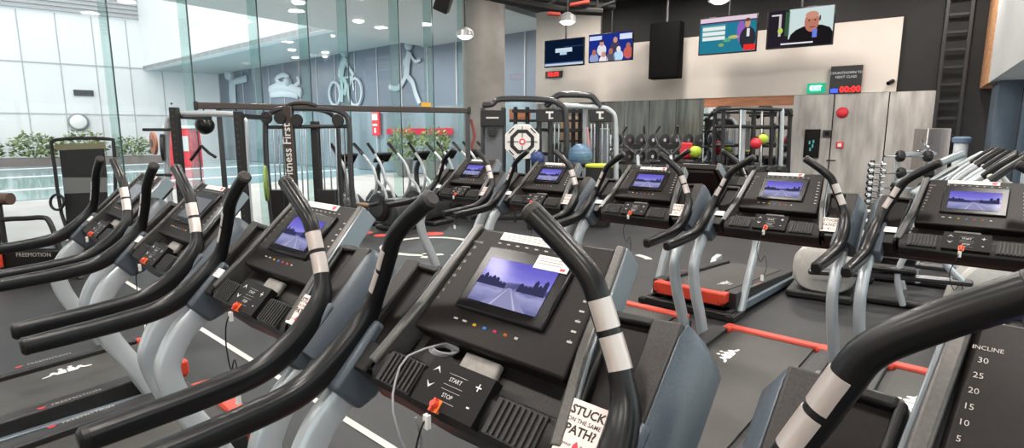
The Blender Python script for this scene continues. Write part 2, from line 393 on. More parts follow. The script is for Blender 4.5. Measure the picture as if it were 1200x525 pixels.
# ------------------------------------------------------------------ treadmill
T45 = RAD(45)
ES = Vector((0, cos(T45), sin(T45))); EN = Vector((0, -sin(T45), cos(T45))); CO = Vector((0, .2, 1.173))
def CP(x, s, n=0.): return CO+Vector((x, 0, 0))+ES*s+EN*n
def cprism(b, outline, n0, n1): return b.prism([CP(x, s, n0) for x, s in outline], [CP(x, s, n1) for x, s in outline])
def ctext(b, s, x, sv, n, size, align='CENTER', bold=0.): return b.mesh(basis(CP(x, sv, n), (1, 0, 0), ES, size), text_mesh(s, align=align, bold=bold))
def screen_mat(name, k):
    m = bpy.data.materials.new(name); m.use_nodes = True; nt = m.node_tree; L = nt.links
    nt.nodes.remove(nt.nodes['Principled BSDF'])
    tc = nt.nodes.new('ShaderNodeTexCoord'); sp = nt.nodes.new('ShaderNodeSeparateXYZ'); L.new(tc.outputs['Generated'], sp.inputs[0])
    r = nt.nodes.new('ShaderNodeValToRGB'); e = r.color_ramp.elements
    e[0].position = 0; e[0].color = (.16, .17, .36, 1); e[1].position = 1; e[1].color = (.13, .11, .56, 1)
    for p, c in [(.3, (.36, .36, .62)), (.40, (.2, .2, .42)), (.44, (.06, .06, .2)), (.52, (.1, .1, .3)), (.56, (.3, .28, .75)), (.7, (.2, .18, .68))]:
        q = e.new(p); q.color = (*c, 1)
    nz = nt.nodes.new('ShaderNodeTexNoise'); nz.inputs['Scale'].default_value = 7; nz.inputs['Detail'].default_value = 4; L.new(tc.outputs['Generated'], nz.inputs['Vector'])
    ma = nt.nodes.new('ShaderNodeMath'); ma.operation = 'MULTIPLY_ADD'; L.new(nz.outputs['Fac'], ma.inputs[0]); ma.inputs[1].default_value = .22
    mb = nt.nodes.new('ShaderNodeMath'); mb.operation = 'SUBTRACT'; L.new(sp.outputs['Y'], mb.inputs[0]); mb.inputs[1].default_value = .11
    L.new(mb.outputs[0], ma.inputs[2]); L.new(ma.outputs[0], r.inputs[0])
    em = nt.nodes.new('ShaderNodeEmission'); L.new(r.outputs[0], em.inputs[0]); em.inputs[1].default_value = k
    gl_ = nt.nodes.new('ShaderNodeBsdfGlossy'); gl_.inputs[0].default_value = (.004, .004, .004, 1); gl_.inputs['Roughness'].default_value = .1
    ad = nt.nodes.new('ShaderNodeAddShader'); L.new(em.outputs[0], ad.inputs[0]); L.new(gl_.outputs[0], ad.inputs[1])
    L.new(ad.outputs[0], nt.nodes['Material Output'].inputs[0]); MATS[name] = m; return m
SCREEN = screen_mat('lit_screen', 1.0)
ROADM = emit('screen_road', (.36, .36, .62), .8); ROADL = emit('screen_lane', (.62, .62, .9), .8); TREEM = emit('screen_trees', (.05, .05, .13), .8)
OFFS = mat('dim_screen', (.1, .1, .12), .12)
BTN = [emit('button_amber', (.9, .5, .05), .7), emit('button_blue', (.1, .35, .9), .7), emit('button_pink', (.9, .08, .2), .7), emit('button_orange', (.9, .25, .05), .6)]

def make_treadmill():
    t = thing('treadmill', (0, 0, 0), 0, 'x', 'treadmill', 'curved-post treadmills')
    # --- base and deck
    for s in (-1, 1): MB().xprism([(.1, .05), (.1, .12), (-1.28, .085), (-1.28, .03)], *sorted((s*.387, s*.425))).build('side_rail', BLUER, t, bevel=.008)
    b = MB()
    for s in (-1, 1):
        b.box((s*.36, -.5, .045), (.04, 1.6, .06)); b.box((s*.40, .24, .03), (.07, .26, .05))
    b.box((0, .32, .035), (.84, .08, .06)); b.box((0, -1.22, .045), (.7, .08, .06))
    b.build('base_frame', IRON, t, bevel=.008)
    za, zc = .195, .105     # top of belt front, rear
    def zd(y): return za+(y-.22)*(za-zc)/1.62
    b = MB(); b.xprism([(.24, .075), (.24, zd(.24)-.012), (-1.36, zd(-1.36)-.012), (-1.4, .06)], -.30, .30)
    dk = b.build('deck', IRON, t, bevel=.006)
    b = MB(); b.xprism([(.235, zd(.235)-.01), (.235, zd(.235)), (-1.36, zd(-1.36)), (-1.385, zd(-1.385)-.02), (-1.36, zd(-1.36)-.01)], -.25, .25)
    belt = b.build('running_belt', BELT, t)
    # white figure mark printed on the belt near the front
    b = MB(); half = [(.003, .0), (.003, .05), (.018, .062), (.03, .05), (.036, .028), (.05, .052), (.062, .05), (.07, .022), (.098, .012), (.1, .0), (.07, .004), (.055, .02), (.04, .0)]
    for s in (-1, 1):
        vs = [(-.095-q*1.1, -.2+s*p*1.15, zd(-.2+s*p*1.15)+.0025) for p, q in half]
        for i in range(1, len(vs)-1): pass
        b.add(vs, [list(range(len(vs)))])
        c = (-.095-.074*1.1, -.2+s*.02*1.15); b.add([(c[0]+.012*cos(k*pi/5), c[1]+.012*sin(k*pi/5), zd(c[1])+.0025) for k in range(10)], [list(range(10))])
    b.build('belt_logo', WHITE, belt)
    for s in (-1, 1):
        b = MB(); xs = sorted((s*.288, s*.385))
        b.xprism([(.2, .07), (.2, zd(.2)+.012), (.1, zd(.1)+.018), (-1.36, zd(-1.36)+.018), (-1.41, .075), (-1.4, .05)], *xs)
        fr = b.build('foot_rail', mat('foot_rail_black', (.022, .021, .021), .45, noise=.2, nscale=40), t, bevel=.008)
        b = MB()
        for k in range(5):
            x = s*(.296+k*.012); b.add([(x-.002, .1, zd(.1)+.0195), (x+.002, .1, zd(.1)+.0195), (x+.002, -1.3, zd(-1.3)+.0195), (x-.002, -1.3, zd(-1.3)+.0195)], [(0, 1, 2, 3)])
        b.use(1)
        M = basis((s*.368, -.24, zd(-.24)+.02), (0, 1, (za-zc)/1.62), (-1, 0, 0), .034); b.mesh(M, text_mesh('FREEMOTION'))
        b.use(2).add([(s*.368+.012, -.39, zd(-.39)+.02), (s*.368-.012, -.40, zd(-.39)+.02), (s*.368-.012, -.36, zd(-.39)+.021), (s*.368+.012, -.375, zd(-.39)+.021)], [(0, 1, 2, 3)])
        b.build('rail_lettering', [DECKG, ICON, redm], fr)
    b = MB(); b.box((0, .252, .154), (.6, .086, .11))
    for s in (-1, 1): b.box((s*.295, .245, .165), (.06, .11, .09))
    b.build('front_bumper', RED, t, bevel=.012)
    for s in (-1, 1):
        b = MB(); b.xprism([(-1.42, .0), (-1.3, .0), (-1.22, .07), (-1.28, .15), (-1.42, .17), (-1.45, .1)], *sorted((s*.40, s*.46))); b.build('rear_support', STEEL, t, bevel=.008)
    # --- uprights
    prof = [(.02, .905), (-.02, .86), (-.085, .80), (-.13, .725), (-.145, .65), (-.105, .51), (-.005, .31), (.09, .10), (.15, .0)]
    for s in (-1, 1):
        P = [(s*.40, y, z) for y, z in prof]
        b = MB(); pts = catmull(P, 5); n = len(pts); rings = []
        for i, p in enumerate(pts):
            d = (pts[min(i+1, n-1)]-pts[max(i-1, 0)]).normalized(); nn = Vector((0, d.z, -d.y)); w = .043; h = .026
            if i == n-1: nn = Vector((0, 1, 0))*(1 if nn.y > 0 else -1)
            rings.append([p+nn*(w*math.copysign(abs(cos(a))**.6, cos(a)))+Vector((h*math.copysign(abs(sin(a))**.6, sin(a)), 0, 0)) for a in [2*pi*k/16 for k in range(16)]])
        b.loft(rings); b.build('upright', STEEL, t)
        b = MB(); o = [(-.075, .905), (-.005, .825), (.05, .845), (.12, .93), (.13, .98), (.06, 1.05), (.0, .985)]
        b.xprism(o, *sorted((s*.345, s*.425))); b.build('bracket', BLUEG, t, bevel=.012)
    # --- handrails and handles
    hp = [(.40, -.515, .869), (.40, -.42, .874), (.40, -.28, .883), (.40, -.15, .90), (.40, -.065, .94), (.395, .01, 1.0), (.383, .055, 1.06), (.36, .07, 1.12), (.335, .075, 1.175), (.313, .077, 1.225), (.288, .078, 1.272), (.228, .078, 1.322), (.155, .08, 1.371)]
    def hr(q): return .0245+.006*min(1, q/.28) if q < .42 else max(.0218, .0305-(q-.42)*.07)
    for s in (-1, 1):
        P = [(s*x, y, z) for x, y, z in hp]
        b = MB(); b.tube(P, .03, 24, smooth=5, rr=hr, up='rail')
        h = b.build('handrail', RUB, t)
        pp = catmull(P, 5)
        b = MB()
        for q in (24, 25): pass
        i0 = 20; d = (pp[i0+1]-pp[i0-1]).normalized(); b.tube([pp[i0]-d*.003, pp[i0]+d*.003], .0312, 24, cap=False, flat=1.12, sq=.72); b.build('joint_ring', BLK, h)
        for a0, a1 in ((35, 40), (41, 46)):
            b = MB(); seg = pp[a0:a1+1]; rings = []
            for i, p in enumerate(seg):
                d = (pp[min(a0+i+1, len(pp)-1)]-pp[a0+i-1]).normalized(); out = Vector((s*.8, -.6, .1)); out = (out-d*out.dot(d)).normalized(); w = d.cross(out); q = (a0+i)/(len(pp)-1)
                R = hr(q)*1.0+.0016
                rings.append([p+out*(R*cos(a))+w*(R*sin(a)) for a in [(-72+144*k/8)*pi/180 for k in range(9)]]+[p+out*(R*.6*cos(a))+w*(R*.6*sin(a)) for a in [(72-144*k/8)*pi/180 for k in range(9)]])
            b.loft(rings); b.build('grip', SILV, h)
        b = MB(); d = (pp[0]-pp[1]).normalized(); b.tube([pp[0], pp[0]+d*.012], .0252, 24, flat=1.12, sq=.72); b.build('end_cap', BLK, h)
        b = MB(); d = (pp[-1]-pp[-2]).normalized(); b.tube([pp[-1]-d*.006, pp[-1]+d*.008], .0226, 16); b.build('end_cap', DRK, h)
    # --- console
    b = MB(); cprism(b, [(-.205, .145), (.205, .145), (.232, -.165), (-.232, -.165)], -.055, 0)
    # curved back shell
    cprism(b, [(-.19, .13), (.19, .13), (.22, -.2), (-.22, -.2)], -.085, -.05)
    con = b.build('console', PANEL, t, bevel=.008)
    # dash with rounded front edge
    prof = [(-.18, -.075), (-.225, -.05), (-.235, -.012), (-.25, .0), (-.30, -.002), (-.325, -.02), (-.335, -.06), (-.32, -.11), (-.24, -.13), (-.15, -.1)]
    b = MB(); b.loft([[CP(x, s_*k, n_) for s_, n_ in prof] for x, k in ((-.275, .99), (-.26, 1), (-.15, 1.0), (0, 1.015), (.15, 1.0), (.26, 1), (.275, .99))])
    dash = b.build('dash', BLK, t)
    b = MB(); cprism(b, [(-.42, -.30), (.42, -.30), (.42, -.19), (.25, -.15), (-.25, -.15), (-.42, -.19)], -.165, -.095); b.build('lower_housing', BLK, t, bevel=.015)
    b = MB(); cprism(b, [(-.235, -.16), (.235, -.16), (.24, -.24), (-.24, -.24)], -.08, -.05); ty = b.build('accessory_shelf', DRK, t)
    b = MB(); cprism(b, [(-.06, -.17), (.05, -.17), (.052, -.222), (-.06, -.222)], -.05, -.03); b.build('reading_ledge', mat('ledge_grey', (.3, .28, .26), .5, noise=.15, nscale=50), ty, bevel=.006)
    for s in (-1, 1):   # side strips with a thin bright outer edge
        b = MB(); o = [(s*.205, .15), (s*.228, .148), (s*.257, -.1), (s*.293, -.28), (s*.268, -.285), (s*.232, -.1)]
        cprism(b, o, -.06, .01); st = b.build('side_strip', mat('strip_grey', (.11, .105, .1), .34, metal=.4, noise=.15, nscale=150), t, bevel=.005)
        b = MB(); o = [(s*.227, .149), (s*.235, .147), (s*.265, -.1), (s*.302, -.28), (s*.292, -.282), (s*.256, -.1)]
        cprism(b, o, -.06, .006); b.build('bright_edge', STRIP, st, bevel=.003)
    # vents, control pad
    for s in (-1, 1):
        b = MB(); b.use(0); cprism(b, [(s*.115, -.24), (s*.24, -.24), (s*.24, -.315), (s*.115, -.315)], -.01, .0035)
        b.use(1)
        for k in range(8):
            x = s*(.125+k*.0145); cprism(b, [(x, -.243), (x+.006, -.243), (x+.006, -.312), (x, -.312)], .002, .009)
        b.build('vent', [INK, DRK], dash)
    b = MB(); b.use(0); cprism(b, [(-.095, -.215), (.095, -.215), (.095, -.318), (-.095, -.318)], -.015, .012)
    b.use(1)
    for s, sg in (('<', 90), ('>', 90)): pass
    for x, y, g in ((-.065, -.24, '\u2227'), (-.065, -.275, '\u2228'), (.065, -.245, '+'), (.065, -.285, '-'), (0, -.25, 'START'), (0, -.285, 'STOP')):
        if g in '\u2227\u2228':
            k = 1 if g == '\u2227' else -1
            cprism(b, [(x-.012, y-.006*k), (x, y+.008*k), (x+.012, y-.006*k), (x, y+.002*k)], .0115, .013)
        else: ctext(b, g, x, y, .0135, .034 if len(g) == 1 else .013)
    for y in (-.25, -.285):
        for q in ((-.028, y+.012, .028, y+.0125), (-.028, y-.0125, .028, y-.012)): cprism(b, [(q[0], q[1]), (q[2], q[1]), (q[2], q[3]), (q[0], q[3])], .0115, .0128)
    b.build('control_pad', [mat('pad_black', (.008, .007, .007), .5, spec=.18), ICON2], dash, bevel=0)
    # screen with bezel
    b = MB(); b.use(0); cprism(b, [(-.135, .092), (.135, .092), (.135, -.088), (-.135, -.088)], -.01, .011)
    scr = b.build('screen', GLOSS, con, bevel=.006)
    b = MB(); zz = .0125
    b.add([CP(x, y, zz)-CP(0, 0, zz) for x, y in ((-.105, .058), (.105, .058), (.105, -.062), (-.105, -.062))], [(0, 1, 2, 3)])
    pic = b.build('screen_picture', [SCREEN], con, smooth=False); pic.location = CP(0, 0, zz)
    b = MB(); e = .0005
    def rel(L, n): return [CP(x, y, n) for x, y in L]
    b.use(0).add(rel([(-.06, -.0625), (.075, -.0625), (.005, -.012), (-.002, -.012)], zz+e), [(0, 1, 2, 3)])
    b.use(1)
    for q in ((-.035, -.003), (.04, .002)): b.add(rel([(q[0], -.0622), (q[0]+.008, -.0622), (q[1]+.001, -.0125), (q[1], -.0125)], zz+2*e), [(0, 1, 2, 3)])
    b.use(2)
    rn = random.Random(3)
    for k in range(16):
        x = -.1+k*.0128
        if abs(x) < .022: continue
        h = .008+.03*abs(x)/.1*rn.random()+.004
        b.add(rel([(x-.008, -.016), (x+.008, -.016), (x+.006, -.016+h), (x, -.014+h*1.15), (x-.006, -.016+h)], zz+e), [(0, 1, 2, 3, 4)])
    b.build('screen_scene', [ROADM, ROADL, TREEM], con, smooth=False)
    # printed marks and buttons
    b = MB(); nn = .0012
    ctext(b, 'INCLINE', -.190, .099, nn, .0085)
    for k, s in enumerate(('30', '25', '20', '15', '10', '5', '0', '-1')): ctext(b, s, -.193-.0022*k, .081-.0225*k, nn, .0115)

    for k in range(8):
        x = .188+.0022*k; y = .076-.0235*k; ctext(b, '+' if k % 2 else '\u00b7', x, y, nn, .016); cprism(b, [(x-.006, y-.002), (x+.006, y-.002), (x+.006, y+.002), (x-.006, y+.002)], 0, nn)
    for k in range(9): x = -.12+k*.03; cprism(b, [(x-.005, .1055), (x+.005, .1055), (x+.005, .1085), (x-.005, .1085)], 0, nn)
    b.build('button_print', ICON, con, smooth=False)
    b = MB()
    for k in range(5):
        b.use(min(k, 4)); x = -.05+k*.032; cprism(b, [(x-.004, -.113), (x+.004, -.113), (x+.0045, -.1185), (x-.0045, -.1185)], 0, .002)
    for k in range(2): b.use(4); cprism(b, [(-.12+k*.03, -.112), (-.108+k*.03, -.112), (-.108+k*.03, -.116), (-.12+k*.03, -.116)], 0, .002)
    b.build('quick_buttons', BTN+[ICON], con, smooth=False)
    b = MB(); b.use(0); cprism(b, [(-.125, .14), (.09, .14), (.09, .117), (-.125, .117)], 0, .0022); b.use(1)
    for y in (.134, .129, .124): cprism(b, [(-.115, y-.001), (.04, y-.001), (.04, y+.0006), (-.115, y+.0006)], .002, .0026)
    b.use(2); cprism(b, [(.055, .136), (.082, .136), (.075, .12), (.06, .12)], .002, .0026)
    b.build('notice_sticker', [WHITE, mat('grey_ink', (.35, .33, .33), .6), redm], con, smooth=False)
    # safety key and lanyard
    b = MB(); b.use(0); cprism(b, [(-.027, -.297), (-.003, -.297), (-.003, -.324), (-.027, -.324)], .006, .0145); b.use(1)
    c = CP(-.015, -.31, .013); b.lathe([(.0085, 0), (.009, .01), (.006, .015)], c, EN, 14); cprism(b, [(-.0178, -.298), (-.0122, -.298), (-.0122, -.326), (-.0178, -.326)], .013, .026)
    key = b.build('safety_key', [ORANGE, RED], t)
    b = MB(); c = CP(-.015, -.326, .018)
    L = [c, c+Vector((-.01, -.02, -.04)), c+Vector((-.03, -.02, -.12)), c+Vector((-.005, -.02, -.2)), c+Vector((.02, -.015, -.16)), c+Vector((.03, -.01, -.24)), c+Vector((.01, -.01, -.3))]
    b.use(0).tube(L, .0022, 6, smooth=6); b.use(1).box(L[0]+Vector((-.002, -.008, -.02)), (.014, .01, .03)); b.box(L[-1], (.016, .012, .035))
    b.build('lanyard', [RUB, WHITE], key)
    # side trays
    for s in (-1, 1):
        b = MB(); b.use(0)
        b.use(2); cprism(b, [(s*.27, -.0), (s*.415, -.0), (s*.415, -.30), (s*.29, -.30)], -.10, -.016); b.use(0)        # tray floor
        cprism(b, [(s*.258, -.004), (s*.272, .004), (s*.303, -.30), (s*.29, -.30)], -.09, .002)      # inner wall
        b.use(1); cprism(b, [(s*.348, .006), (s*.41, .010), (s*.416, -.30), (s*.375, -.30)], -.09, .004)  # plateau
        b.use(0); cprism(b, [(s*.268, .004), (s*.352, .008), (s*.353, -.012), (s*.27, -.016)], -.09, .002); cprism(b, [(s*.29, -.235), (s*.375, -.235), (s*.378, -.315), (s*.3, -.315)], -.09, -.004)
        o = b.build('side_tray', [BLK, DRK, PANEL], t, bevel=.006)
        b = MB(); Q = [(.41, .004), (.428, -.012), (.452, -.06), (.452, -.145), (.41, -.145)]
        b.loft([[CP(s*(x+.006), -.34, n_) for x, n_ in Q], [CP(s*x, -.02, n_) for x, n_ in Q], [CP(s*(x-(x-.41)*.6), .016, n_-.014) for x, n_ in Q]])
        b.build('tray_side', BLUEG, o, bevel=.004)
        b = MB(); b.use(0)
        if s > 0:
            cprism(b, [(.272, -.19), (.355, -.19), (.355, -.288), (.276, -.288)], .004, .008); b.use(1); e = .0086; cx = .314
            ctext(b, 'STUCK', cx, -.209, e, .0225, bold=.03); ctext(b, 'ON THE SAME', cx, -.2265, e, .011, bold=.012); ctext(b, 'PATH?', cx, -.244, e, .0225, bold=.03)
            b.use(2); cprism(b, [(.312, -.267), (.317, -.26), (.322, -.267), (.322, -.273), (.312, -.273)], .007, .0088)
            b.use(1); ctext(b, 'Point', .338, -.269, e, .012); ctext(b, 'your', .299, -.269, e, .01)
            b.build('slogan_card', [PINKW, INK, redm], o, smooth=False)
        else:
            cprism(b, [(-.385, -.215), (-.295, -.215), (-.295, -.25), (-.385, -.25)], .004, .008); b.use(1)
            for y in (-.223, -.231, -.239): cprism(b, [(-.378, y-.001), (-.32, y-.001), (-.32, y+.001), (-.378, y+.001)], .0075, .0086)
            b.build('tray_sticker', [WHITE, mat('grey_ink', (.35, .33, .33), .6)], o, smooth=False)
    return t
TM = make_treadmill()
PHI = -.129
def TL(x, y):
    return Vector((x*cos(PHI)-y*sin(PHI), x*sin(PHI)+y*cos(PHI), 0))
near = [(-3.843, .73), (-2.843, .73), (-1.843, .73), (-.843, .73), (.175, .665)]
nl = ['treadmill with dark screen nearest the pool glass in the near row', 'treadmill with dim screen between two others, second from the pool glass in the near row',
      'treadmill with purple screen in the near row, third from the pool glass', 'large centre treadmill with big purple road screen and slogan card on its tray',
      'treadmill at the bottom right corner, cut off, with large incline numbers on its panel']
first = True
def place(x, y, rz, label, grp, off=False, near_extras=True):
    global first
    p = TL(x, y)
    skip = set()
    if off: skip |= {'screen_scene'}
    if first: first = False; r = TM; r.location = p; r.rotation_euler = (0, 0, rz); r['label'] = label; r['group'] = grp
    else: r = dup(TM, p, rz, label, grp, skip)
    if off:
        for c in r.children:
            for g in c.children:
                if g.name.startswith('screen_picture'):
                    g.data = g.data.copy(); g.data.materials[0] = OFFS
    return r
place(near[3][0], .73, PHI, nl[3], 'treadmills in the near row')
for k in (0, 1, 2, 4): place(near[k][0], near[k][1], PHI, nl[k], 'treadmills in the near row', off=k < 2)
fl = ['treadmill at the pool end of the far row, before the dark cross trainers', 'treadmill with lit screen in the far row below the octagonal target',
      'treadmill in the middle of the far row, beneath the hanging black box', 'treadmill with lit screen in the far row in front of the grey streaky doors',
      'treadmill at the window end of the far row beside the silver cross trainers']
for k in range(5): place(-3.921+.932*k, 3.538, PHI, fl[k], 'treadmills in the far row')
place(-2.07, 4.8, PHI+pi, 'treadmill seen from behind facing the far row, with its red bumper towards us', 'treadmills facing the far row', off=True)

# the centre treadmill: extra notice on the screen corner, no sticker on its left tray
for c in list(TM.children):
    for g in list(c.children):
        if g.name.startswith('tray_sticker'): bpy.data.objects.remove(g)
con_ = [c for c in TM.children if c.name.split('.')[0] == 'console'][0]
b = MB(); b.use(0); cprism(b, [(.03, .088), (.126, .088), (.126, .052), (.03, .052)], .0125, .0142); b.use(1)
for y in (.08, .073, .066): cprism(b, [(.036, y-.001), (.105, y-.001), (.105, y+.001), (.036, y+.001)], .014, .0146)
b.use(2); cprism(b, [(.105, .062), (.118, .062), (.118, .056), (.105, .056)], .014, .0146)
b.build('screen_notice', [WHITE, mat('grey_ink', (.35, .33, .33), .6), redm], con_, smooth=False)
# cable bundle on the centre treadmill shelf
R3 = Matrix.Translation(TL(*near[3])) @ Matrix.Rotation(PHI, 4, 'Z')
b = MB(); cc = CP(-.14, -.195, -.042); pts = []
for k in range(40):
    a = k*.55; pts.append(cc+Vector((.035*cos(a)+.0006*k, .022*sin(a), .004+.0004*k)))
pts += [CP(-.17, -.24, .015), CP(-.165, -.3, .012), CP(-.13, -.36, -.0), CP(-.10, -.42, -.08), CP(-.06, -.40, -.07), CP(-.04, -.35, .02)]
o = b.tube([R3 @ p for p in pts], .0028, 6, smooth=2).build('charging_cord', mat('grey_cord', (.3, .3, .32), .5)); tag(o, 'thin grey cord coiled on the centre treadmill shelf', 'cord')

exec_rest = True
# ------------------------------------------------------------------ local frames parallel to the picture for traced machines
class Fr:
    def __init__(self, u0, D):
        self.D = D; self.o = at_depth(u0, 200, D); self.o.z = 0; self.rz = -YAW
        self.M = Matrix.Rotation(YAW, 3, 'Z')     # world -> local
    def p(self, u, v, dy=0.):
        w = at_depth(u, v, self.D+dy)-self.o; q = w.copy(); c, s = cos(YAW), sin(YAW)
        return Vector((w.x*c-w.y*s, w.x*s+w.y*c, w.z))
    def g(self, u, dy=0.):      # on the floor
        q = self.p(u, 200, dy); q.z = 0; return q
    def thing(self, name, label, cat, group=None): return thing(name, self.o, self.rz, label, cat, group)
def tubes(F, name, parent, m, L, r=.03, dy=0., smooth=0, seg=10):
    b = MB(); b.tube([F.p(*q, dy) if q[1] is not None else F.g(q[0], dy) for q in L], r, seg, smooth=smooth); return b.build(name, m, parent)

# ---- power rack by the pool glass
F = Fr(245, 6.9); t = F.thing('power_rack', 'black power rack with drilled posts and an arched grey tube by the pool glass', 'rack')
for u, v, m in ((204, 126, IRON), (279, 131, IRON)):
    a = F.p(u, v); b = MB(); b.use(0).box((a.x, 0, a.z/2), (.085, .085, a.z)); b.use(1)
    for k in range(22): b.lathe([(.014, 0), (.014, .004)], (a.x, -.0435, .3+k*.075), (0, -1, 0), 8)
    b.build('post', [IRON, GUNM], t, bevel=.006)
for dy in (.0, .68):
    tubes(F, 'arch_tube', t, STEEL, [(197, None), (196, 200), (196, 150), (199, 138), (210, 134), (240, 133), (272, 134), (285, 139), (288, 150), (289, 200), (290, None)], .035, dy+.12, 3)
for u in (204, 279): 
    a = F.p(u, 131); MB().box((a.x, .4, a.z-.05), (.06, .8, .06)).build('side_beam', IRON, t, bevel=.005); MB().box((a.x, .4, .05), (.08, .9, .08)).build('side_beam', IRON, t, bevel=.005)
for u, v in ((204, 152), (204, 205)):
    a = F.p(u, v); MB().tube([a+Vector((-.02, -.02, 0)), a+Vector((-.36, -.02, 0))], .018, 8).build('storage_peg', IRON, t)
def plate_thing(c, axis, r, label, m=IRON, grp=None):
    t = thing('weight_plate', c, 0, label, 'weight plate', grp)
    MB().lathe([(.03, -.02), (r*.8, -.022), (r, -.015), (r, .015), (r*.8, .022), (.03, .02)], (0, 0, 0), axis, 28).build('plate_disc', m, t)
    MB().lathe([(.05, -.026), (.05, .026)], (0, 0, 0), axis, 16).build('hub', GUNM, t)
ax = RIGHT.copy()
plate_thing(at_depth(191, 173, 6.95), ax+FWDH*.5, .165, 'thick black weight plate on the peg of the power rack')
plate_thing(at_depth(180, 168, 7.05), ax+FWDH*1.0, .14, 'orange-rimmed weight plate hung left of the power rack', mat('orange_rubber', (.6, .25, .16), .5))
# ---- long overhead bar
pa = at_depth(228, 127, 8.0); pb = at_depth(549, 127, 9.7); pb.z = pa.z = (pa.z+pb.z)/2
t = thing('overhead_bar_rig', (pa.x, pa.y, 0), math.atan2(pb.y-pa.y, pb.x-pa.x), 'long black overhead bar joining the rigs in front of the glass wall', 'rig')
Lb = (Vector((pb.x, pb.y))-Vector((pa.x, pa.y))).length
MB().box((Lb/2, 0, pa.z), (Lb, .09, .09)).build('top_bar', BRONZ, t, bevel=.012)
for x in (.3, Lb-.02): MB().box((x, 0, pa.z/2), (.07, .07, pa.z)).build('post', GUNM, t, bevel=.008)
for x in (.02, Lb): MB().box((x, 0, pa.z), (.05, .12, .12)).build('end_cap', IRON, t, bevel=.01)
b = MB(); b.box((Lb-.75, -.05, pa.z+.08), (.16, .02, .07)); b.build('warning_label', mat('amber_label', (.75, .42, .05), .5), t)
def hang_ball(u, v, D, r, m, label, top):
    c = at_depth(u, v, D); t = thing('hanging_ball', c, 0, label, 'ball')
    MB().ball((0, 0, 0), r, 24).build('ball_body', m, t)
    MB().tube([(0, 0, r*.9), (0, 0, top-c.z)], .01, 6).build('hanging_strap', IRON, t)
hang_ball(240, 147, 7.98, .125, RUB, 'black ball hanging under the overhead bar by the power rack', pa.z-.04)
c = at_depth(236, 171, 8.05); t = thing('triceps_bar', c, -YAW, 'black V-shaped cable handle hanging below the black ball', 'handle')
b = MB(); b.tube([(0, 0, 0), (-.1, 0, -.12), (-.17, 0, -.2)], .022, 8); b.tube([(0, 0, 0), (.1, 0, -.1), (.19, 0, -.16)], .022, 8); b.build('grip_bars', RUB, t)
MB().tube([(0, 0, .02), (0, 0, .24)], .006, 6).build('cable', CHROME, t)
# ---- cable machine with lettered pillar
F = Fr(360, 8.3); t = F.thing('cable_machine', 'arched cable machine with a lettered bronze pillar before the glass', 'machine')
a = F.p(337, 124); 
b = MB(); b.box((a.x, 0, a.z/2), (.15, .1, a.z)); pil = b.build('pillar', BRONZ, t, bevel=.02)
c = F.p(337.5, 178); b = MB(); b.mesh(basis((c.x+.02, -.053, c.z), (0, 0, 1), (-1, 0, 0), .17), text_mesh('Fitness First', bold=.01)); b.build('pillar_lettering', WHITE, pil)
tubes(F, 'arch_tube', t, GUNM, [(337, 127), (324, 129), (314, 136), (311, 150), (313, 200), (316, None)], .04, 0, 4)
tubes(F, 'arch_tube', t, GUNM, [(345, 127), (385, 128), (402, 133), (409, 146), (411, 200), (413, None)], .04, 0, 4)
tubes(F, 'arch_tube', t, GUNM, [(345, 127), (375, 129), (390, 136), (396, 150), (398, 200), (399, None)], .035, .6, 4)
tubes(F, 'crossbar', t, GUNM, [(312, 149), (410, 148)], .028)
a = F.p(366, 142); MB().box((a.x, .1, a.z/2), (.11, .11, a.z)).build('post', IRON, t, bevel=.01)
for u in (320, 326, 331, 352, 358, 378, 386, 393, 403): tubes(F, 'guide_rod', t, CHROME, [(u, 150), (u+.8, None)], .011, .05)
a = F.p(325, 230); MB().box((a.x, .05, .35), (.24, .16, .7)).build('weight_stack', IRON, t, bevel=.01)
a = F.p(383, 230); MB().box((a.x, .05, .35), (.28, .16, .7)).build('weight_stack', IRON, t, bevel=.01)
for u, v in ((312, 138), (348, 141), (396, 141), (328, 138)):
    MB().lathe([(.08, -.02), (.09, 0), (.08, .02)], F.p(u, v, -.06), (0, 1, 0), 24).build('pulley', IRON, t)
MB().box((F.g(360).x, .1, .04), (1.35, .5, .07)).build('base_plate', IRON, t, bevel=.01)
tubes(F, 'top_tube', t, BRONZ, [(337, 124), (345, 121), (360, 121), (370, 124)], .03, -.02, 3)
def ball_thing(u, v, D, r, m, label, stand=None):
    c = at_depth(u, v, D); t = thing('exercise_ball', (c.x, c.y, c.z-r), 0, label, 'ball')
    b = MB(); b.ball((0, 0, r), r, 32); b.build('ball_body', m, t)
    b = MB()
    for k in (-.5, -.25, 0, .25, .5): 
        rr_ = r*math.sqrt(1-k*k)+.002; b.tube([(rr_*cos(a*pi/16), rr_*sin(a*pi/16), r+r*k) for a in range(33)], .004, 4, cap=False)
    b.build('ridges', m, t)
    if stand is not None:
        s = thing('ball_stand', (c.x, c.y, 0), 0, stand, 'stand')
        h = c.z-r*.6
        b = MB()
        for k in range(3):
            a = k*2.1; b.tube([(r*.85*cos(a), r*.85*sin(a), 0), (r*.8*cos(a), r*.8*sin(a), h)], .018, 8)
        b.build('leg', IRON, s)
        MB().tube([(r*.82*cos(a*pi/12), r*.82*sin(a*pi/12), h) for a in range(25)], .018, 8, cap=False).build('ring', IRON, s)
plate_thing(at_depth(312, 215, 7.9), ax+FWDH*.35, .25, 'olive green weight plate seen edge-on at the arched cable machine', mat('green_rubber', (.2, .3, .05), .5))

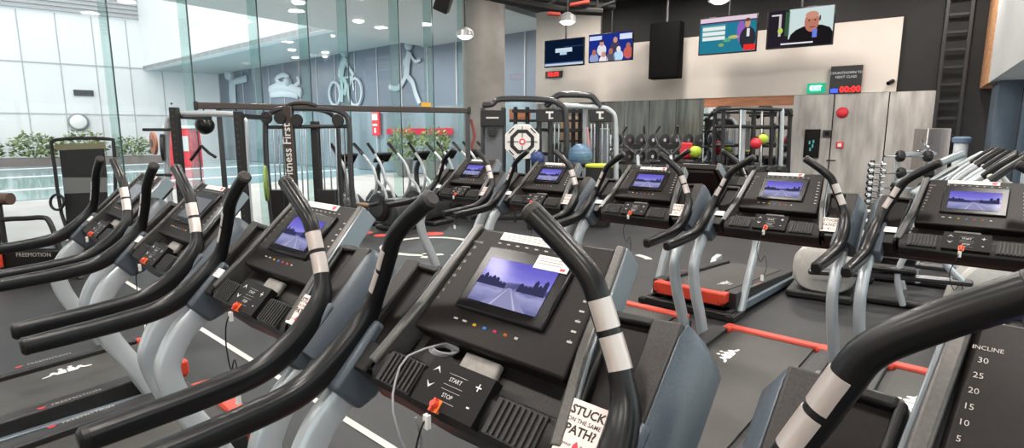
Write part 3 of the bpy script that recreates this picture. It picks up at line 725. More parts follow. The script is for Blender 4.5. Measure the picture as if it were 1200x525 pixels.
# ---- low black bench machine and banner stand at far left
F = Fr(35, 5.8); t = F.thing('low_step_machine', 'low black step machine with a tube arch at the left edge beside the pool glass', 'machine')
for dy in (0, .45): tubes(F, 'arch_tube', t, IRON, [(-6, None), (-2, 300), (0, 262), (8, 257), (30, 256), (50, 255), (58, 260), (68, 285), (76, 310), (80, None)], .026, dy, 3)
a = F.p(35, 305); MB().box((a.x, .22, .22), (.75, .5, .22)).build('platform', RUB, t, bevel=.03)
b = MB(); b.mesh(basis((a.x+.08, -.04, .27), (1, 0, 0), (0, 0, 1), .06), text_mesh('FREEMOTION')); b.build('platform_lettering', ICON, t)
for u in (5, 28, 52): q = F.g(u); MB().box((q.x, .2, .055), (.1, .5, .11)).build('foot', GUNM, t, bevel=.02)
q = F.p(2, 300); MB().box((q.x, -.06, q.z), (.1, .04, .22)).build('end_plate', RED, t, bevel=.01)
q = F.p(-2, 233); b = MB(); b.tube([q, (q.x, q.y, 0)], .025, 8); b.build('roller_post', IRON, t); MB().cyl((q.x-.16, 0, q.z), (q.x+.13, 0, q.z), .062, 18).build('pad_roller', mat('brown_pad', (.1, .06, .045), .5), t)
F = Fr(97, 6.9); t = F.thing('banner_stand', 'black framed banner stand in front of the pool planter', 'banner stand')
tubes(F, 'frame_tube', t, IRON, [(78, None), (72, 250), (64, 195), (60, 170), (65, 164), (95, 162), (128, 163), (133, 168), (135, 200), (137, 250), (139, None)], .02, 0, 2)
def quad(F, b, pts, dy, th): b.prism([F.p(u, v, dy) for u, v in pts], [F.p(u, v, dy+th) for u, v in pts])
b = MB(); b.use(0); quad(F, b, [(69, 176), (122, 174), (126, 208), (73, 208)], .01, .03); quad(F, b, [(75, 227), (126, 225), (129, 262), (78, 264)], .01, .03); b.use(1); quad(F, b, [(73, 208), (126, 208), (126, 225), (75, 227)], .01, .03); b.use(2); quad(F, b, [(64, 169), (123, 167), (124, 174), (65, 176)], .005, .04)
b.build('banner_panel', [IRON, mat('mid_grey_panel', (.16, .17, .17), .5), mat('olive_rail', (.2, .2, .12), .5)], t)
b = MB(); b.tube([F.p(67+8*cos(a*pi/8), 237+9*sin(a*pi/8), -.03) for a in range(17)], .016, 8, cap=False); b.build('loop_handle', IRON, t)
for u in (78, 139): q = F.g(u); MB().box((q.x, 0, .015), (.08, .5, .03)).build('foot', IRON, t, bevel=.005)

# ---- multi gym in the middle
F = Fr(640, 10.0); t = F.thing('multi_gym', 'large multi station gym with arched grey tubes and black header panels before the mirrors', 'machine')
tubes(F, 'arch_tube', t, GUNM, [(566, 123), (577, 122), (588, 116), (640, 117), (655, 122), (663, 134), (664, 190), (665, None)], .05, 0, 4)
tubes(F, 'arch_tube', t, GUNM, [(640, 124), (652, 113), (662, 111), (690, 112), (698, 118), (703, 126)], .055, .1, 4)
tubes(F, 'arch_tube', t, STEEL, [(660, 124), (703, 126), (715, 130), (721, 142), (722, 190), (723, None)], .045, .1, 4)
for us in ((566, 127), (590, 127), (632, 140), (645, 142), (686, 128), (700, 128)):
    tubes(F, 'post', t, GUNM if us[0] != 686 else STEEL, [(us[0], us[1]), (us[0], None)], .045, .25)
a = F.p(578, 146); z0 = a.z; MB().box((a.x, .3, z0/2), (.33, .18, z0)).build('shroud', mat('shroud_grey', (.2, .21, .23), .4, metal=.3), t, bevel=.02)
b = MB()
quad(F, b, [(563, 129), (591, 129), (591, 148), (563, 148)], .05, .2); hd = b.build('header', IRON, t, bevel=.01)
c = F.p(577, 138, .045); b = MB(); b.box(c, (.22, .004, .028)); b.build('header_label', ICON2, hd)
b = MB(); quad(F, b, [(571, 151), (583, 151), (581, 160), (573, 160)], .05, .1); b.build('pulley_block', IRON, t, bevel=.01)
for pts, cu in (([(628, 128), (650, 127), (660, 133), (660, 143), (628, 143)], 644), ([(690, 128), (708, 128), (717, 134), (717, 143), (690, 143)], 703)):
    b = MB(); quad(F, b, pts, -.01, .08); h = b.build('header', IRON, t, bevel=.008)
    b = MB(); c = F.p(cu, 135, -.015); b.box(c+Vector((0, 0, .05)), (.13, .006, .03)); b.box(c+Vector((0, 0, -.015)), (.035, .006, .1)); b.box(c+Vector((.03, 0, -.05)), (.07, .006, .02)); b.build('header_logo', WHITE, h)
for u in (650, 655, 693, 697, 706, 712): tubes(F, 'guide_rod', t, CHROME, [(u, 145), (u, None)], .012, .05)
for v in (140, 152, 164): 
    b = MB(); quad(F, b, [(597, v), (628, v), (628, v+3), (597, v+3)], .6, .05); quad(F, b, [(655, v), (686, v), (686, v+3), (655, v+3)], .6, .05); b.build('rear_shelf', IRON, t)
b = MB(); quad(F, b, [(657, 136), (678, 136), (678, 168), (657, 168)], .9, .05); b.build('wooden_board', mat('pale_wood', (.5, .33, .2), .5, noise=.15, nscale=4), t)
b = MB(); quad(F, b, [(597, 128), (622, 128), (622, 140), (597, 140)], .9, .05); b.build('wooden_board', mat('orange_wood', (.42, .17, .085), .5), t)
tubes(F, 'pull_strap', t, mat('strap_red', (.25, .06, .05), .6), [(552, 140), (556, 160), (553, 172), (562, 182), (572, 192)], .025, -.08, 3)
tubes(F, 'pull_strap', t, mat('strap_pink', (.6, .3, .32), .6), [(688, 150), (690, 175), (688, 200)], .02, -.02, 3)
MB().box((F.g(646).x, .3, .04), (2.2, .7, .07)).build('base_plate', IRON, t, bevel=.01)
for u in (604, 618, 672, 680): tubes(F, 'rear_post', t, IRON, [(u, 126), (u, None)], .04, .62)
for v in (128, 150, 178):
    b = MB(); quad(F, b, [(600, v), (716, v+1), (716, v+5), (600, v+4)], .5, .06); b.build('crossbar', IRON, t)
a = F.p(708, 150); MB().box((a.x, .35, a.z/2), (.3, .16, a.z)).build('shroud', MATS['shroud_grey'], t, bevel=.02)
a = F.p(652, 168); MB().box((a.x, .35, a.z/2), (.22, .16, a.z)).build('weight_stack', IRON, t, bevel=.02)
# octagonal target
F = Fr(612, 9.6); t = F.thing('octagon_target', 'white and black octagonal ball target with a red centre ring', 'target')
c = F.p(612, 166)
def octo(r): return [(c.x+r*cos(pi/8+k*pi/4), c.z+r*sin(pi/8+k*pi/4)) for k in range(8)]
def obox(b, r, y0, y1): b.prism([(x, y0, z) for x, z in octo(r)], [(x, y1, z) for x, z in octo(r)])
px = 9.6/FPX
b = MB(); obox(b, 21.5*px, 0, .04); o = b.build('target_board', WHITE, t, bevel=.006)
b = MB(); obox(b, 15*px, -.008, 0); b.build('target_ring', INK, t)
b = MB(); obox(b, 10.5*px, -.014, -.008); b.build('target_centre', WHITE, t)
b = MB()
for dx, dz in ((1, 0), (-1, 0), (0, 1), (0, -1)): b.box((c.x+dx*11*px, -.018, c.z+dz*11*px), (.012+abs(dx)*12*px, .006, .012+abs(dz)*12*px))
for k in range(4):
    a = pi/4+k*pi/2; b.box((c.x+17.8*px*cos(a), -.004, c.z+17.8*px*sin(a)), (8*px, .006, .02), Matrix.Rotation(-(a+pi/2), 3, 'Y'))
b.build('target_marks', INK, t)
b = MB(); b.lathe([(3.6*px, 0), (3.6*px, .006)], (c.x, -.016, c.z), (0, -1, 0), 24); b.use(1).lathe([(2.1*px, 0), (2.1*px, .004)], (c.x, -.021, c.z), (0, -1, 0), 24); b.build('bull_ring', [redm, WHITE], t)
b = MB()
for dx in (-.12, .12): b.tube([(c.x+dx, .06, 0), (c.x+dx, .06, c.z+.2)], .02, 8)
b.build('stand_posts', IRON, t)
ball_thing(680, 183, 9.7, .21, mat('blue_ball', (.1, .19, .3), .3), 'blue inflated exercise ball beside the multi gym', 'tripod stand under the blue ball')
ball_thing(630, 186, 9.5, .12, mat('deep_blue_ball', (.03, .06, .2), .35), 'small deep blue ball beneath the octagonal target', 'tripod stand under the small deep blue ball')
c = at_depth(702, 200, 9.3); t = thing('storage_drum', (c.x, c.y, 0), 0, 'black drum with a yellow lid beside the blue ball', 'drum')
zz = at_depth(702, 192, 9.3).z; MB().lathe([(.2, 0), (.22, .1), (.22, zz-.06), (.2, zz-.05)], seg=24).build('drum_body', IRON, t); MB().lathe([(.225, zz-.05), (.23, zz-.02), (.2, zz)], seg=24).build('lid', mat('yellow_lid', (.55, .6, .05), .5), t)

# ---- far rig by the grey doors
F = Fr(882, 11.3); t = F.thing('training_rig', 'tall training rig of black and chrome posts beneath the orange strip', 'rig')
for u, m in ((838, IRON), (848, IRON), (868, CHROME), (872, STEEL), (884, IRON), (893, CHROME), (905, IRON), (912, CHROME), (917, STEEL), (926, IRON)):
    tubes(F, 'post', t, m, [(u, 128), (u-.5, None)], .04 if m is not CHROME else .025, (u % 7)*.05)
for L, dy in (([(836, 133), (842, 128), (870, 127), (900, 128), (924, 129), (928, 136)], 0), ([(838, 131), (926, 132)], .4), ([(838, 148), (926, 149)], .1), ([(838, 170), (926, 171)], .3)):
    tubes(F, 'crossbar', t, IRON, L, .035, dy)
for u, v in ((848, 126), (896, 126)):
    b = MB(); quad(F, b, [(u-10, v+2), (u-6, v-2), (u+8, v-2), (u+12, v+2)], 0, .1); b.build('top_bracket', IRON, t)
b = MB(); quad(F, b, [(871, 142), (879, 142), (879, 176), (871, 176)], .2, .1); b.build('weight_stack', mat('shroud_grey', (.2, .21, .23), .4), t)
MB().box((F.g(882).x, .2, .04), (1.7, .7, .07)).build('base_plate', IRON, t)
for (u, v, r, m, lab) in ((894, 163, .1, mat('lime_bag', (.45, .6, .05), .5), 'lime soft ball on the far training rig'), (886, 168, .11, redm, 'red soft ball on the far training rig')):
    c = at_depth(u, v, 11.1); t2 = thing('rig_ball', c, 0, lab, 'ball'); MB().ball((0, 0, 0), r, 20).build('ball_body', m, t2); MB().lathe([(.03, r*.9), (.03, r+.02)]).build('valve', IRON, t2)

# ---- dumbbell rack with hex dumbbells in front of the mirrors
F = Fr(840, 10.3); t = F.thing('dumbbell_rack', 'long two-tier black dumbbell rack in front of the mirror', 'rack')
x0 = F.g(742).x; x1 = F.g(925).x
za_, zb_ = .42, .78
for z in (za_, zb_):
    MB().box(((x0+x1)/2, .05, z-.03), (x1-x0, .05, .04)).build('tier_rail', IRON, t); MB().box(((x0+x1)/2, .25, z), (x1-x0, .05, .04)).build('tier_rail', IRON, t)
for x in (x0+.05, (x0+x1)/2, x1-.05): MB().box((x, .2, .4), (.06, .35, .8)).build('leg', IRON, t, bevel=.01)
db = None; k = 0
for z in (za_, zb_):
    nn_ = 14
    for i in range(nn_):
        lx = x0+.12+(x1-x0-.24)*i/(nn_-1)
        w = F.o+Matrix.Rotation(-YAW, 3, 'Z') @ Vector((lx, .14, z+.085))
        row = 'upper' if z == zb_ else 'lower'
        if db is None:
            db = thing('hex_dumbbell', w, -YAW, 'x', 'dumbbell')
            for s in (-1, 1): MB().lathe([(.07, -.06), (.085, -.045), (.085, .045), (.07, .06)], (0, s*.12, 0), (0, 1, 0), 6).build('weight_head', IRON, db, smooth=False)
            MB().cyl((0, -.1, 0), (0, .1, 0), .016, 10).build('handle', CHROME, db); o = db
        else: o = dup(db, w, -YAW)
        tag(o, 'black hex dumbbell on the %s tier of the long rack by the mirror' % row, 'dumbbell', '%s tier dumbbells by the mirror' % row)

# ---- exercise bikes before the mirror
def make_bike():
    t = thing('exercise_bike', (0, 0, 0), 0, 'x', 'exercise bike', 'exercise bikes before the mirror')
    b = MB(); b.box((.5, 0, .04), (.07, .5, .06)); b.box((-.5, 0, .04), (.07, .5, .06)); b.tube([(-.5, 0, .07), (.5, 0, .07)], .035, 8); b.build('base_frame', IRON, t, bevel=.01)
    b = MB(); b.tube([(-.35, 0, .08), (-.1, 0, .45), (-.28, 0, .8)], .035, 8); b.tube([(-.1, 0, .45), (.3, 0, .55), (.42, 0, .95)], .035, 8); b.tube([(.5, 0, .08), (.3, 0, .55)], .035, 8); b.build('main_frame', STEEL, t)
    MB().lathe([(.08, -.03), (.22, -.03), (.24, -.015), (.24, .015), (.22, .03), (.08, .03)], (.38, 0, .33), (0, 1, 0), 28).build('flywheel', CHROME, t)
    b = MB(); b.loft([[(-.42, -.11, .84), (-.42, .11, .84), (-.42, .1, .9), (-.42, -.1, .9)], [(-.2, -.05, .86), (-.2, .05, .86), (-.2, .045, .91), (-.2, -.045, .91)], [(-.1, -.02, .86), (-.1, .02, .86), (-.1, .02, .9), (-.1, -.02, .9)]]); b.build('saddle', RUB, t, bevel=.02)
    b = MB()
    for s in (-1, 1): b.tube([(.42, 0, .95), (.46, s*.12, 1.05), (.5, s*.22, 1.15), (.66, s*.22, 1.34), (.58, s*.17, 1.5)], .022, 8, smooth=4)
    b.build('handlebar', GUNM, t)
    b = MB(); b.box((.48, 0, 1.12), (.05, .16, .1)); b.build('console', BLK, t, bevel=.01)
    for s in (-1, 1):
        b = MB(); b.tube([(-.05, s*.06, .35), (-.05+s*.12, s*.08, .35-s*.1)], .014, 8); b.box((-.05+s*.12, s*.14, .35-s*.1), (.1, .1, .03)); b.build('pedal_crank', GUNM, t)
    return t
BK = make_bike()
for k, (u, D, rz) in enumerate([(718, 11.6, 2.3), (757, 11.5, 2.35), (796, 11.4, 2.3)]):
    p = at_depth(u, 200, D); p.z = 0
    lab = ['exercise bike nearest the multi gym in front of the dark streaked wall', 'middle exercise bike of three in front of the dark streaked wall', 'exercise bike below the red pad in front of the dark streaked wall'][k]
    if k == 0: BK.location = p; BK.scale = (1.12, 1.12, 1.12); BK.rotation_euler = (0, 0, rz); BK['label'] = lab
    else: dup(BK, p, rz, lab)

# ---- storage rack with plates behind the bikes
F = Fr(770, 13.0); t = F.thing('storage_rack', 'chrome-post storage rack with dark shelves against the dark streaked wall', 'rack')
for u in (716, 752, 788, 824): tubes(F, 'post', t, CHROME, [(u, 158), (u, None)], .022)
xa_, xb_ = F.g(714).x, F.g(826).x
for z in (.45, .85, 1.22): MB().box(((xa_+xb_)/2, 0, z), (xb_-xa_, .3, .035)).build('shelf', IRON, t)
pr = None; spec = []
for z, n_ in ((.4675, 7), (.8675, 8), (1.2375, 8)):
    for i in range(n_): spec.append((xa_+.16+(xb_-xa_-.32)*i/(n_-1), z))
for i, (x, z) in enumerate(spec):
    r_ = .14
    w = F.o+Matrix.Rotation(-YAW, 3, 'Z') @ Vector((x, -.02, z+r_))
    lab = 'dark weight plate standing on the %s shelf of the storage rack' % ('lowest' if z < .5 else 'middle' if z < 1 else 'top')
    if pr is None:
        pr = thing('stored_plate', w, -YAW, lab, 'weight plate')
        MB().lathe([(.025, -.02), (r_*.75, -.022), (r_, -.014), (r_, .014), (r_*.75, .022), (.025, .02)], (0, 0, 0), (.45, -1, 0), 24).build('plate_disc', GUNM, pr)
        MB().lathe([(.04, -.027), (.04, .027)], (0, 0, 0), (.45, -1, 0), 14).build('hub', CHROME, pr); o = pr
    else: o = dup(pr, w, -YAW)
    tag(o, lab, 'weight plate', 'weight plates on the %s shelf' % ('lowest' if z < .5 else 'middle' if z < 1 else 'top'))
for (u, v, D, r, m, lab) in ((815, 178, 12.2, .13, mat('lime_bag', (.45, .6, .05), .5), 'lime soft ball between the bikes and the orange wood strip'),):
    c = at_depth(u, v, D); t2 = thing('slam_ball', c, 0, lab, 'ball'); MB().ball((0, 0, 0), r, 20).build('ball_body', m, t2); MB().lathe([(.03, r*.9), (.03, r+.02)]).build('valve', IRON, t2)
    t3 = thing('ball_pedestal', (c.x, c.y, 0), 0, 'slim black stand carrying the lime soft ball', 'stand'); MB().lathe([(.16, 0), (.16, .03), (.025, .05), (.025, c.z-r-.03), (.09, c.z-r)], seg=20).build('pole', IRON, t3); MB().lathe([(.2, 0), (.2, .02)], seg=20).build('base', IRON, t3)
c = at_depth(803, 176, 12.45); t2 = thing('red_pad_station', (c.x, c.y, 0), -YAW, 'red square pad on a black post near the lime ball', 'pad'); MB().box((0, 0, c.z/2), (.06, .06, c.z)).build('post', IRON, t2); MB().box((0, -.05, c.z), (.26, .08, .34)).build('pad', redm, t2, bevel=.03)

# ---- cross trainers
def make_cross(name, shell, dark, label):
    t = thing(name, (0, 0, 0), 0, label, 'cross trainer')
    # local +x = facing direction; drum at the rear
    b = MB(); b.box((-.02, 0, .04), (.55, .5, .08)); b.box((.75, 0, .035), (1.3, .12, .07)); b.box((1.35, 0, .035), (.1, .6, .07)); b.build('base_frame', dark, t, bevel=.025)
    prof = [(.26*math.copysign(abs(cos(a))**.7, cos(a)), .29+.21*math.copysign(abs(sin(a))**.7, sin(a))) for a in [2*pi*k/28 for k in range(28)]]
    b = MB(); b.loft([[(x*k, y, .08+(z-.08)*k) for x, z in prof] for y, k in ((-.21, .86), (-.17, 1), (.17, 1), (.21, .86))]); dr = b.build('drum_housing', shell, t, bevel=.015)
    for s in (-1, 1):
        b = MB(); b.tube([(-.04+(.11*math.copysign(abs(cos(a*pi/14))**.5, cos(a*pi/14))), s*.188, .27+.035*math.copysign(abs(sin(a*pi/14))**.5, sin(a*pi/14))) for a in range(29)], .01, 6, cap=False)
        b.build('drum_badge', IRON, dr)
    for s in (-1, 1):
        b = MB()
        if s > 0: b.lathe([(.06, 0), (.2, .0), (.22, .012), (.22, .028), (.19, .04), (.06, .045)], (.16, s*.23, .36), (0, s, 0), 28); b.use(1).lathe([(.15, .04), (.15, .05)], (.16, s*.23, .36), (0, s, 0), 24)
        else: b.lathe([(.05, 0), (.05, .04)], (.15, s*.2, .33), (0, s, 0), 20)
        b.build('crank_disc', [dark, shell], t)
        b = MB(); b.tube([(.0+s*.1, s*.29, .36+s*.08), (.55, s*.29, .33), (1.05, s*.27, .34)], .03, 10); b.build('pedal_arm', GUNM, t)
        b = MB(); b.tube([(.62, s*.3, .09), (.56, s*.31, .34), (.62, s*.31, .56), (.78, s*.3, .72)], .024, 10, smooth=4); b.build('link_tube', STEEL, t)
        b = MB(); b.box((.5, s*.27, .385), (.38, .15, .05)); b.build('pedal', RUB if shell is LGREY else mat('pedal_tan', (.3, .19, .11), .6), t, bevel=.02)
        b = MB(); b.tube([(1.0, s*.27, .34), (.86, s*.3, .5), (.8, s*.3, .72), (.9, s*.29, .98), (1.12, s*.26, 1.2), (1.26, s*.24, 1.33)], .026, 10, smooth=4); arm = b.build('swing_arm', STEEL, t)
        b = MB(); b.tube([(1.08, s*.265, 1.16), (1.17, s*.25, 1.25), (1.28, s*.24, 1.345)], .031, 10, smooth=3); b.build('hand_grip', RUB, arm)
    b = MB(); b.loft([[(.9, -.22, .07), (1.55, -.18, .07), (1.55, .18, .07), (.9, .22, .07)], [(.95, -.21, .34), (1.5, -.17, .36), (1.5, .17, .36), (.95, .21, .34)], [(1.08, -.14, .5), (1.4, -.11, .52), (1.4, .11, .52), (1.08, .14, .5)]]); b.build('front_shroud', shell, t, bevel=.04)
    b = MB(); b.tube([(1.28, 0, .3), (1.33, 0, .8), (1.2, 0, 1.05)], .05, 12, smooth=4); b.build('mast', shell, t)
    M = Matrix.Rotation(RAD(-38), 3, 'Y')
    b = MB(); b.box((1.17, 0, 1.1), (.05, .36, .22), M); cn = b.build('console', shell, t, bevel=.02)
    b = MB(); b.box((1.143, 0, 1.08), (.012, .28, .16), M); b.build('console_screen', GLOSS, cn)
    return t
XT = make_cross('cross_trainer', LGREY, IRON, 'silver cross trainer nearest to us with rounded grey drum, behind the far row')
def xt_pos(k): return Vector(((-.56, -.45, -.45, -.45)[k], 5.95+.98*k, 0))
labs = ['silver cross trainer nearest to us with rounded grey drum, behind the far row', 'second silver cross trainer behind the one with the rounded grey drum', 'third silver cross trainer in the row by the window', 'farthest silver cross trainer in the row, near the chrome dumbbell stand']
for k in range(4):
    if k == 0: XT.location = xt_pos(0); XT.rotation_euler = (0, 0, 0); XT['group'] = 'silver cross trainers by the window'
    else: dup(XT, xt_pos(k), 0, labs[k], 'silver cross trainers by the window')
XD = make_cross('cross_trainer', GUNM, IRON, 'x')
blab = ['black cross trainer nearest the lettered cable machine', 'second black cross trainer from the lettered cable machine', 'middle black cross trainer of the row facing the pool glass', 'fourth black cross trainer from the lettered cable machine', 'farthest black cross trainer of the row facing the pool glass, by the concrete column']
for k, y in enumerate((6.3, 7.05, 8.0, 8.75, 9.5)):
    p = (-6.7+.05*k, y, 0)
    if k == 0: XD.location = p; XD.rotation_euler = (0, 0, pi); tag(XD, blab[0], 'cross trainer', 'black cross trainers by the glass')
    else: dup(XD, p, pi, blab[k], 'black cross trainers by the glass')

# big inclined climber arms by the column
F = Fr(1110, 8.4); t = F.thing('arc_climber', 'machine with thick slanted pale arms near the blue-grey column', 'machine')
for (a, c, dy) in (((1070, 228), (1152, 181), 0), ((1098, 230), (1163, 188), .25), ((1052, 216), (1128, 180), .5)):
    b = MB(); P = [F.p(*a, dy), F.p((a[0]+c[0])/2, (a[1]+c[1])/2-2, dy), F.p(*c, dy)]; b.tube(P, .062, 14); ar = b.build('arm', mat('arm_grey', (.28, .31, .32), .35, metal=.3), t)
    b = MB(); d = (P[2]-P[0]); b.tube([P[0]+d*.25+Vector((0, -.06, .04)), P[0]+d*.6+Vector((0, -.06, .04))], .035, 10); b.build('arm_plate', CHROME, ar)
for u, dy in ((1085, 0), (1115, .3), (1130, .5)): tubes(F, 'leg', t, STEEL, [(u, 214), (u-6, None)], .05, dy)
MB().box((F.g(1100).x, .25, .06), (1.0, .9, .1)).build('base', LGREY, t, bevel=.03)
for u, v, dy in ((1150, 205, .1), (1140, 212, .3)): MB().ball(F.p(u, v, dy), .16, 18, (1, 1, .7)).build('shell', LGREY, t)

# ---- chrome dumbbell tower
F = Fr(1027, 9.2); t = F.thing('dumbbell_tower', 'narrow vertical stand holding chrome dumbbells before the streaky doors', 'stand')
b = MB(); b.box((0, .12, .55), (.06, .05, 1.08)); b.box((0, .1, .02), (.36, .3, .04)); b.build('stand_frame', GUNM, t, bevel=.006)
b = MB(); pr = None
for k in range(10):
    z = .12+k*.1
    for s in (-1, 1): b.box((s*.05, .05, z-.045), (.02, .12, .012))
b.build('rest_arms', GUNM, t)
for k in range(10):
    z = .13+k*.1; w = F.o+Matrix.Rotation(-YAW, 3, 'Z') @ Vector((0, .0, z))
    if pr is None:
        pr = thing('chrome_dumbbell', w, -YAW, 'x', 'dumbbell')
        for s in (-1, 1): MB().lathe([(.028, -.035), (.042, -.025), (.042, .025), (.028, .035)], (s*.1, 0, 0), (1, 0, 0), 16).build('weight_head', CHROME, pr)
        MB().cyl((-.08, 0, 0), (.08, 0, 0), .013, 10).build('handle', CHROME, pr); o = pr
    else: o = dup(pr, w, -YAW)
    tag(o, 'chrome dumbbell in the vertical stack on the narrow stand', 'dumbbell', 'chrome dumbbells on the tower')
# ---- fixed barbells on a pale rack
F = Fr(1062, 9.5); t = F.thing('barbell_rack', 'pale steel barbell rack with short racked bars beside the chrome dumbbells', 'rack')
for u in (1052, 1092): tubes(F, 'post', t, STEEL, [(u, 178), (u, None)], .035, .1)
for v in (180, 201, 222): 
    a = F.p(1050, v, .08); c = F.p(1096, v-.5, .08); MB().box((a+c)/2, ((c-a).x, .05, .05)).build('shelf_rail', mat('white_steel', (.6, .62, .62), .4), t) if False else MB().box((a+c)/2, ((c-a).x, .06, .05)).build('shelf_rail', STEEL, t)
b = MB(); b.box((F.g(1072).x, .1, .04), (.75, .5, .06)); b.build('base', STEEL, t, bevel=.01)
br = None
for k, (u, v) in enumerate([(1062, 183), (1063, 203), (1056, 220)]):
    a = F.p(u, v, -.05); w = F.o+Matrix.Rotation(-YAW, 3, 'Z') @ a
    if br is None:
        br = thing('fixed_barbell', w, -YAW, 'x', 'barbell'); o = br
        MB().cyl((-.36, 0, 0), (.45, 0, 0), .017, 10).build('bar', CHROME, br)
        for x in (-.1, .36): MB().lathe([(.06, -.05), (.095, -.03), (.1, 0), (.095, .03), (.06, .05)], (x, 0, 0), (1, 0, 0), 10).build('weight_head', IRON, br, smooth=False)
    else: o = dup(br, w, -YAW)
    tag(o, ['short barbell on the top rail of the pale rack', 'short barbell on the middle rail of the pale rack', 'short barbell on the lowest rail of the pale rack'][k], 'barbell', 'barbells on the pale rack')
# ---- steel drinking fountain
F = Fr(1101, 10.15); t = F.thing('drinking_fountain', 'brushed steel drinking fountain cabinet by the black wall', 'fountain')
a = F.p(1089, 150); c = F.p(1117, 150); stl = mat('brushed_steel', (.5, .46, .44), .3, metal=.9, noise=.12, nscale=6, stretch=(12, 12, .6))
MB().box(((a.x+c.x)/2, .2, a.z/2), (c.x-a.x, .36, a.z)).build('cabinet', stl, t, bevel=.02)
b = MB(); b.tube([(a.x-.02, -.05, a.z-.33), (a.x-.12, -.08, a.z-.3), (a.x-.16, -.1, a.z-.2)], .025, 8, smooth=3); b.build('spout', CHROME, t)
MB().lathe([(.1, 0), (.13, .05), (.12, .07)], (a.x-.1, -.05, a.z-.45), seg=20).build('basin', CHROME, t)
c = at_depth(1126, 172, 9.7); t = thing('water_bottle_stand', (c.x, c.y, 0), 0, 'slim dispenser with a blue cap beside the steel drinking fountain', 'dispenser')
zt_ = at_depth(1126, 160, 9.7).z; MB().lathe([(.1, 0), (.1, zt_-.12), (.09, zt_-.1)], seg=20).build('dispenser_body', mat('frosted_white', (.6, .65, .68), .4), t); MB().lathe([(.13, zt_-.1), (.14, zt_-.03), (.1, zt_)], seg=20).build('cap', mat('cap_blue', (.15, .22, .33), .5), t)

# ------------------------------------------------------------------ wall fittings
def wall_frame(u0, v0, u1, v1, y):
    a = at_y(u0, v0, y); c = at_y(u1, v1, y); return a, c
def panel_thing(name, u0, v0, u1, v1, y, th, m, label, cat, bevel=.008):
    a, c = wall_frame(u0, v0, u1, v1, y); ctr = (a+c)/2
    t = thing(name, ctr, 0, label, cat); w = abs(c.x-a.x); h = abs(a.z-c.z)
    return t, w, h
def pbox(b, x0, x1, z0, z1, y0, y1): return b.box(((x0+x1)/2, (y0+y1)/2, (z0+z1)/2), (x1-x0, abs(y1-y0), z1-z0))
def tv(name, tl, tr, brr, label, content, tilt=.0, pole=True, yaw=0):
    y = YW-1.0
    a = at_y(*tl, y); c = at_y(*brr, y); ctr = (a+c)/2; w = c.x-a.x; h = a.z-c.z
    t = thing('wall_tv', ctr, yaw, label, 'television', 'televisions above the mirrors')
    MB().box((0, .03, 0), (w, .06, h)).build('housing', GLOSS, t, bevel=.01)
    b = MB(); mats = []
    def rect(x0, x1, z0, z1, col, s=1., lay=0):
        m = emit('tv_%02x%02x%02x_%d' % (*[int(q*255) for q in col], int(s*10)), col, s)
        if m not in mats: mats.append(m)
        b.use(mats.index(m)); e = -.0015-.0006*lay; b.add([((x0-.5)*w*.96, e, (z0-.5)*h*.94), ((x1-.5)*w*.96, e, (z0-.5)*h*.94), ((x1-.5)*w*.96, e, (z1-.5)*h*.94), ((x0-.5)*w*.96, e, (z1-.5)*h*.94)], [(0, 1, 2, 3)])
    def oval(x, z, rx, rz, col, s=1., lay=1):
        m = emit('tv_%02x%02x%02x_%d' % (*[int(q*255) for q in col], int(s*10)), col, s)
        if m not in mats: mats.append(m)
        b.use(mats.index(m)); e = -.0015-.0006*lay
        b.add([((min(1, max(0, x+rx*cos(k*pi/8)))-.5)*w*.96, e, (min(1, max(0, z+rz*sin(k*pi/8)))-.5)*h*.94) for k in range(16)], [list(range(16))])
    content(rect, oval); b.build('screen_picture', mats, t, smooth=False)
    b = MB(); b.box((0, .09, 0), (.2, .08, .2)); b.tube([(0, .1, 0), (0, .1, CEIL-ctr.z-.01)], .025, 8); b.build('ceiling_mount', IRON, t)
    return t
SK = (.62, .3, .2); SK2 = (.45, .16, .1)
def c1(R, O):
    R(0, 1, 0, 1, (.003, .009, .03)); R(0, 1, .02, .1, (.6, .7, .85), .9, 1); R(.28, .72, .52, .68, (.65, .78, .9), .9, 1); R(.4, .58, .42, .56, (.5, .7, .9), .9, 1); R(0, 1, .1, .14, (.05, .1, .25), 1, 1); R(.5, 1, .7, .74, (.02, .04, .1), 1, 1)
def c2(R, O):
    R(0, 1, 0, 1, (.012, .03, .26)); R(.0, .3, .8, .95, (.6, .7, .95), 1, 1); R(.72, 1, .75, .95, (.7, .75, .95), 1, 1)
    for x, z, c, d in ((.12, .3, (.3, .35, .6), SK2), (.3, .62, (.75, .75, .8), SK), (.35, .2, (.85, .8, .85), SK), (.62, .7, (.06, .05, .1), SK), (.7, .35, (.5, .7, .95), (.8, .75, .75)), (.92, .45, (.6, .12, .1), SK2), (.52, .3, (.1, .1, .15), SK2)):
        O(x, z-.2, .11, .22, c, 1, 2); O(x, z+.05, .05, .11, d, 1, 3)
    O(.3, .76, .07, .05, (.03, .03, .08), 1, 4)
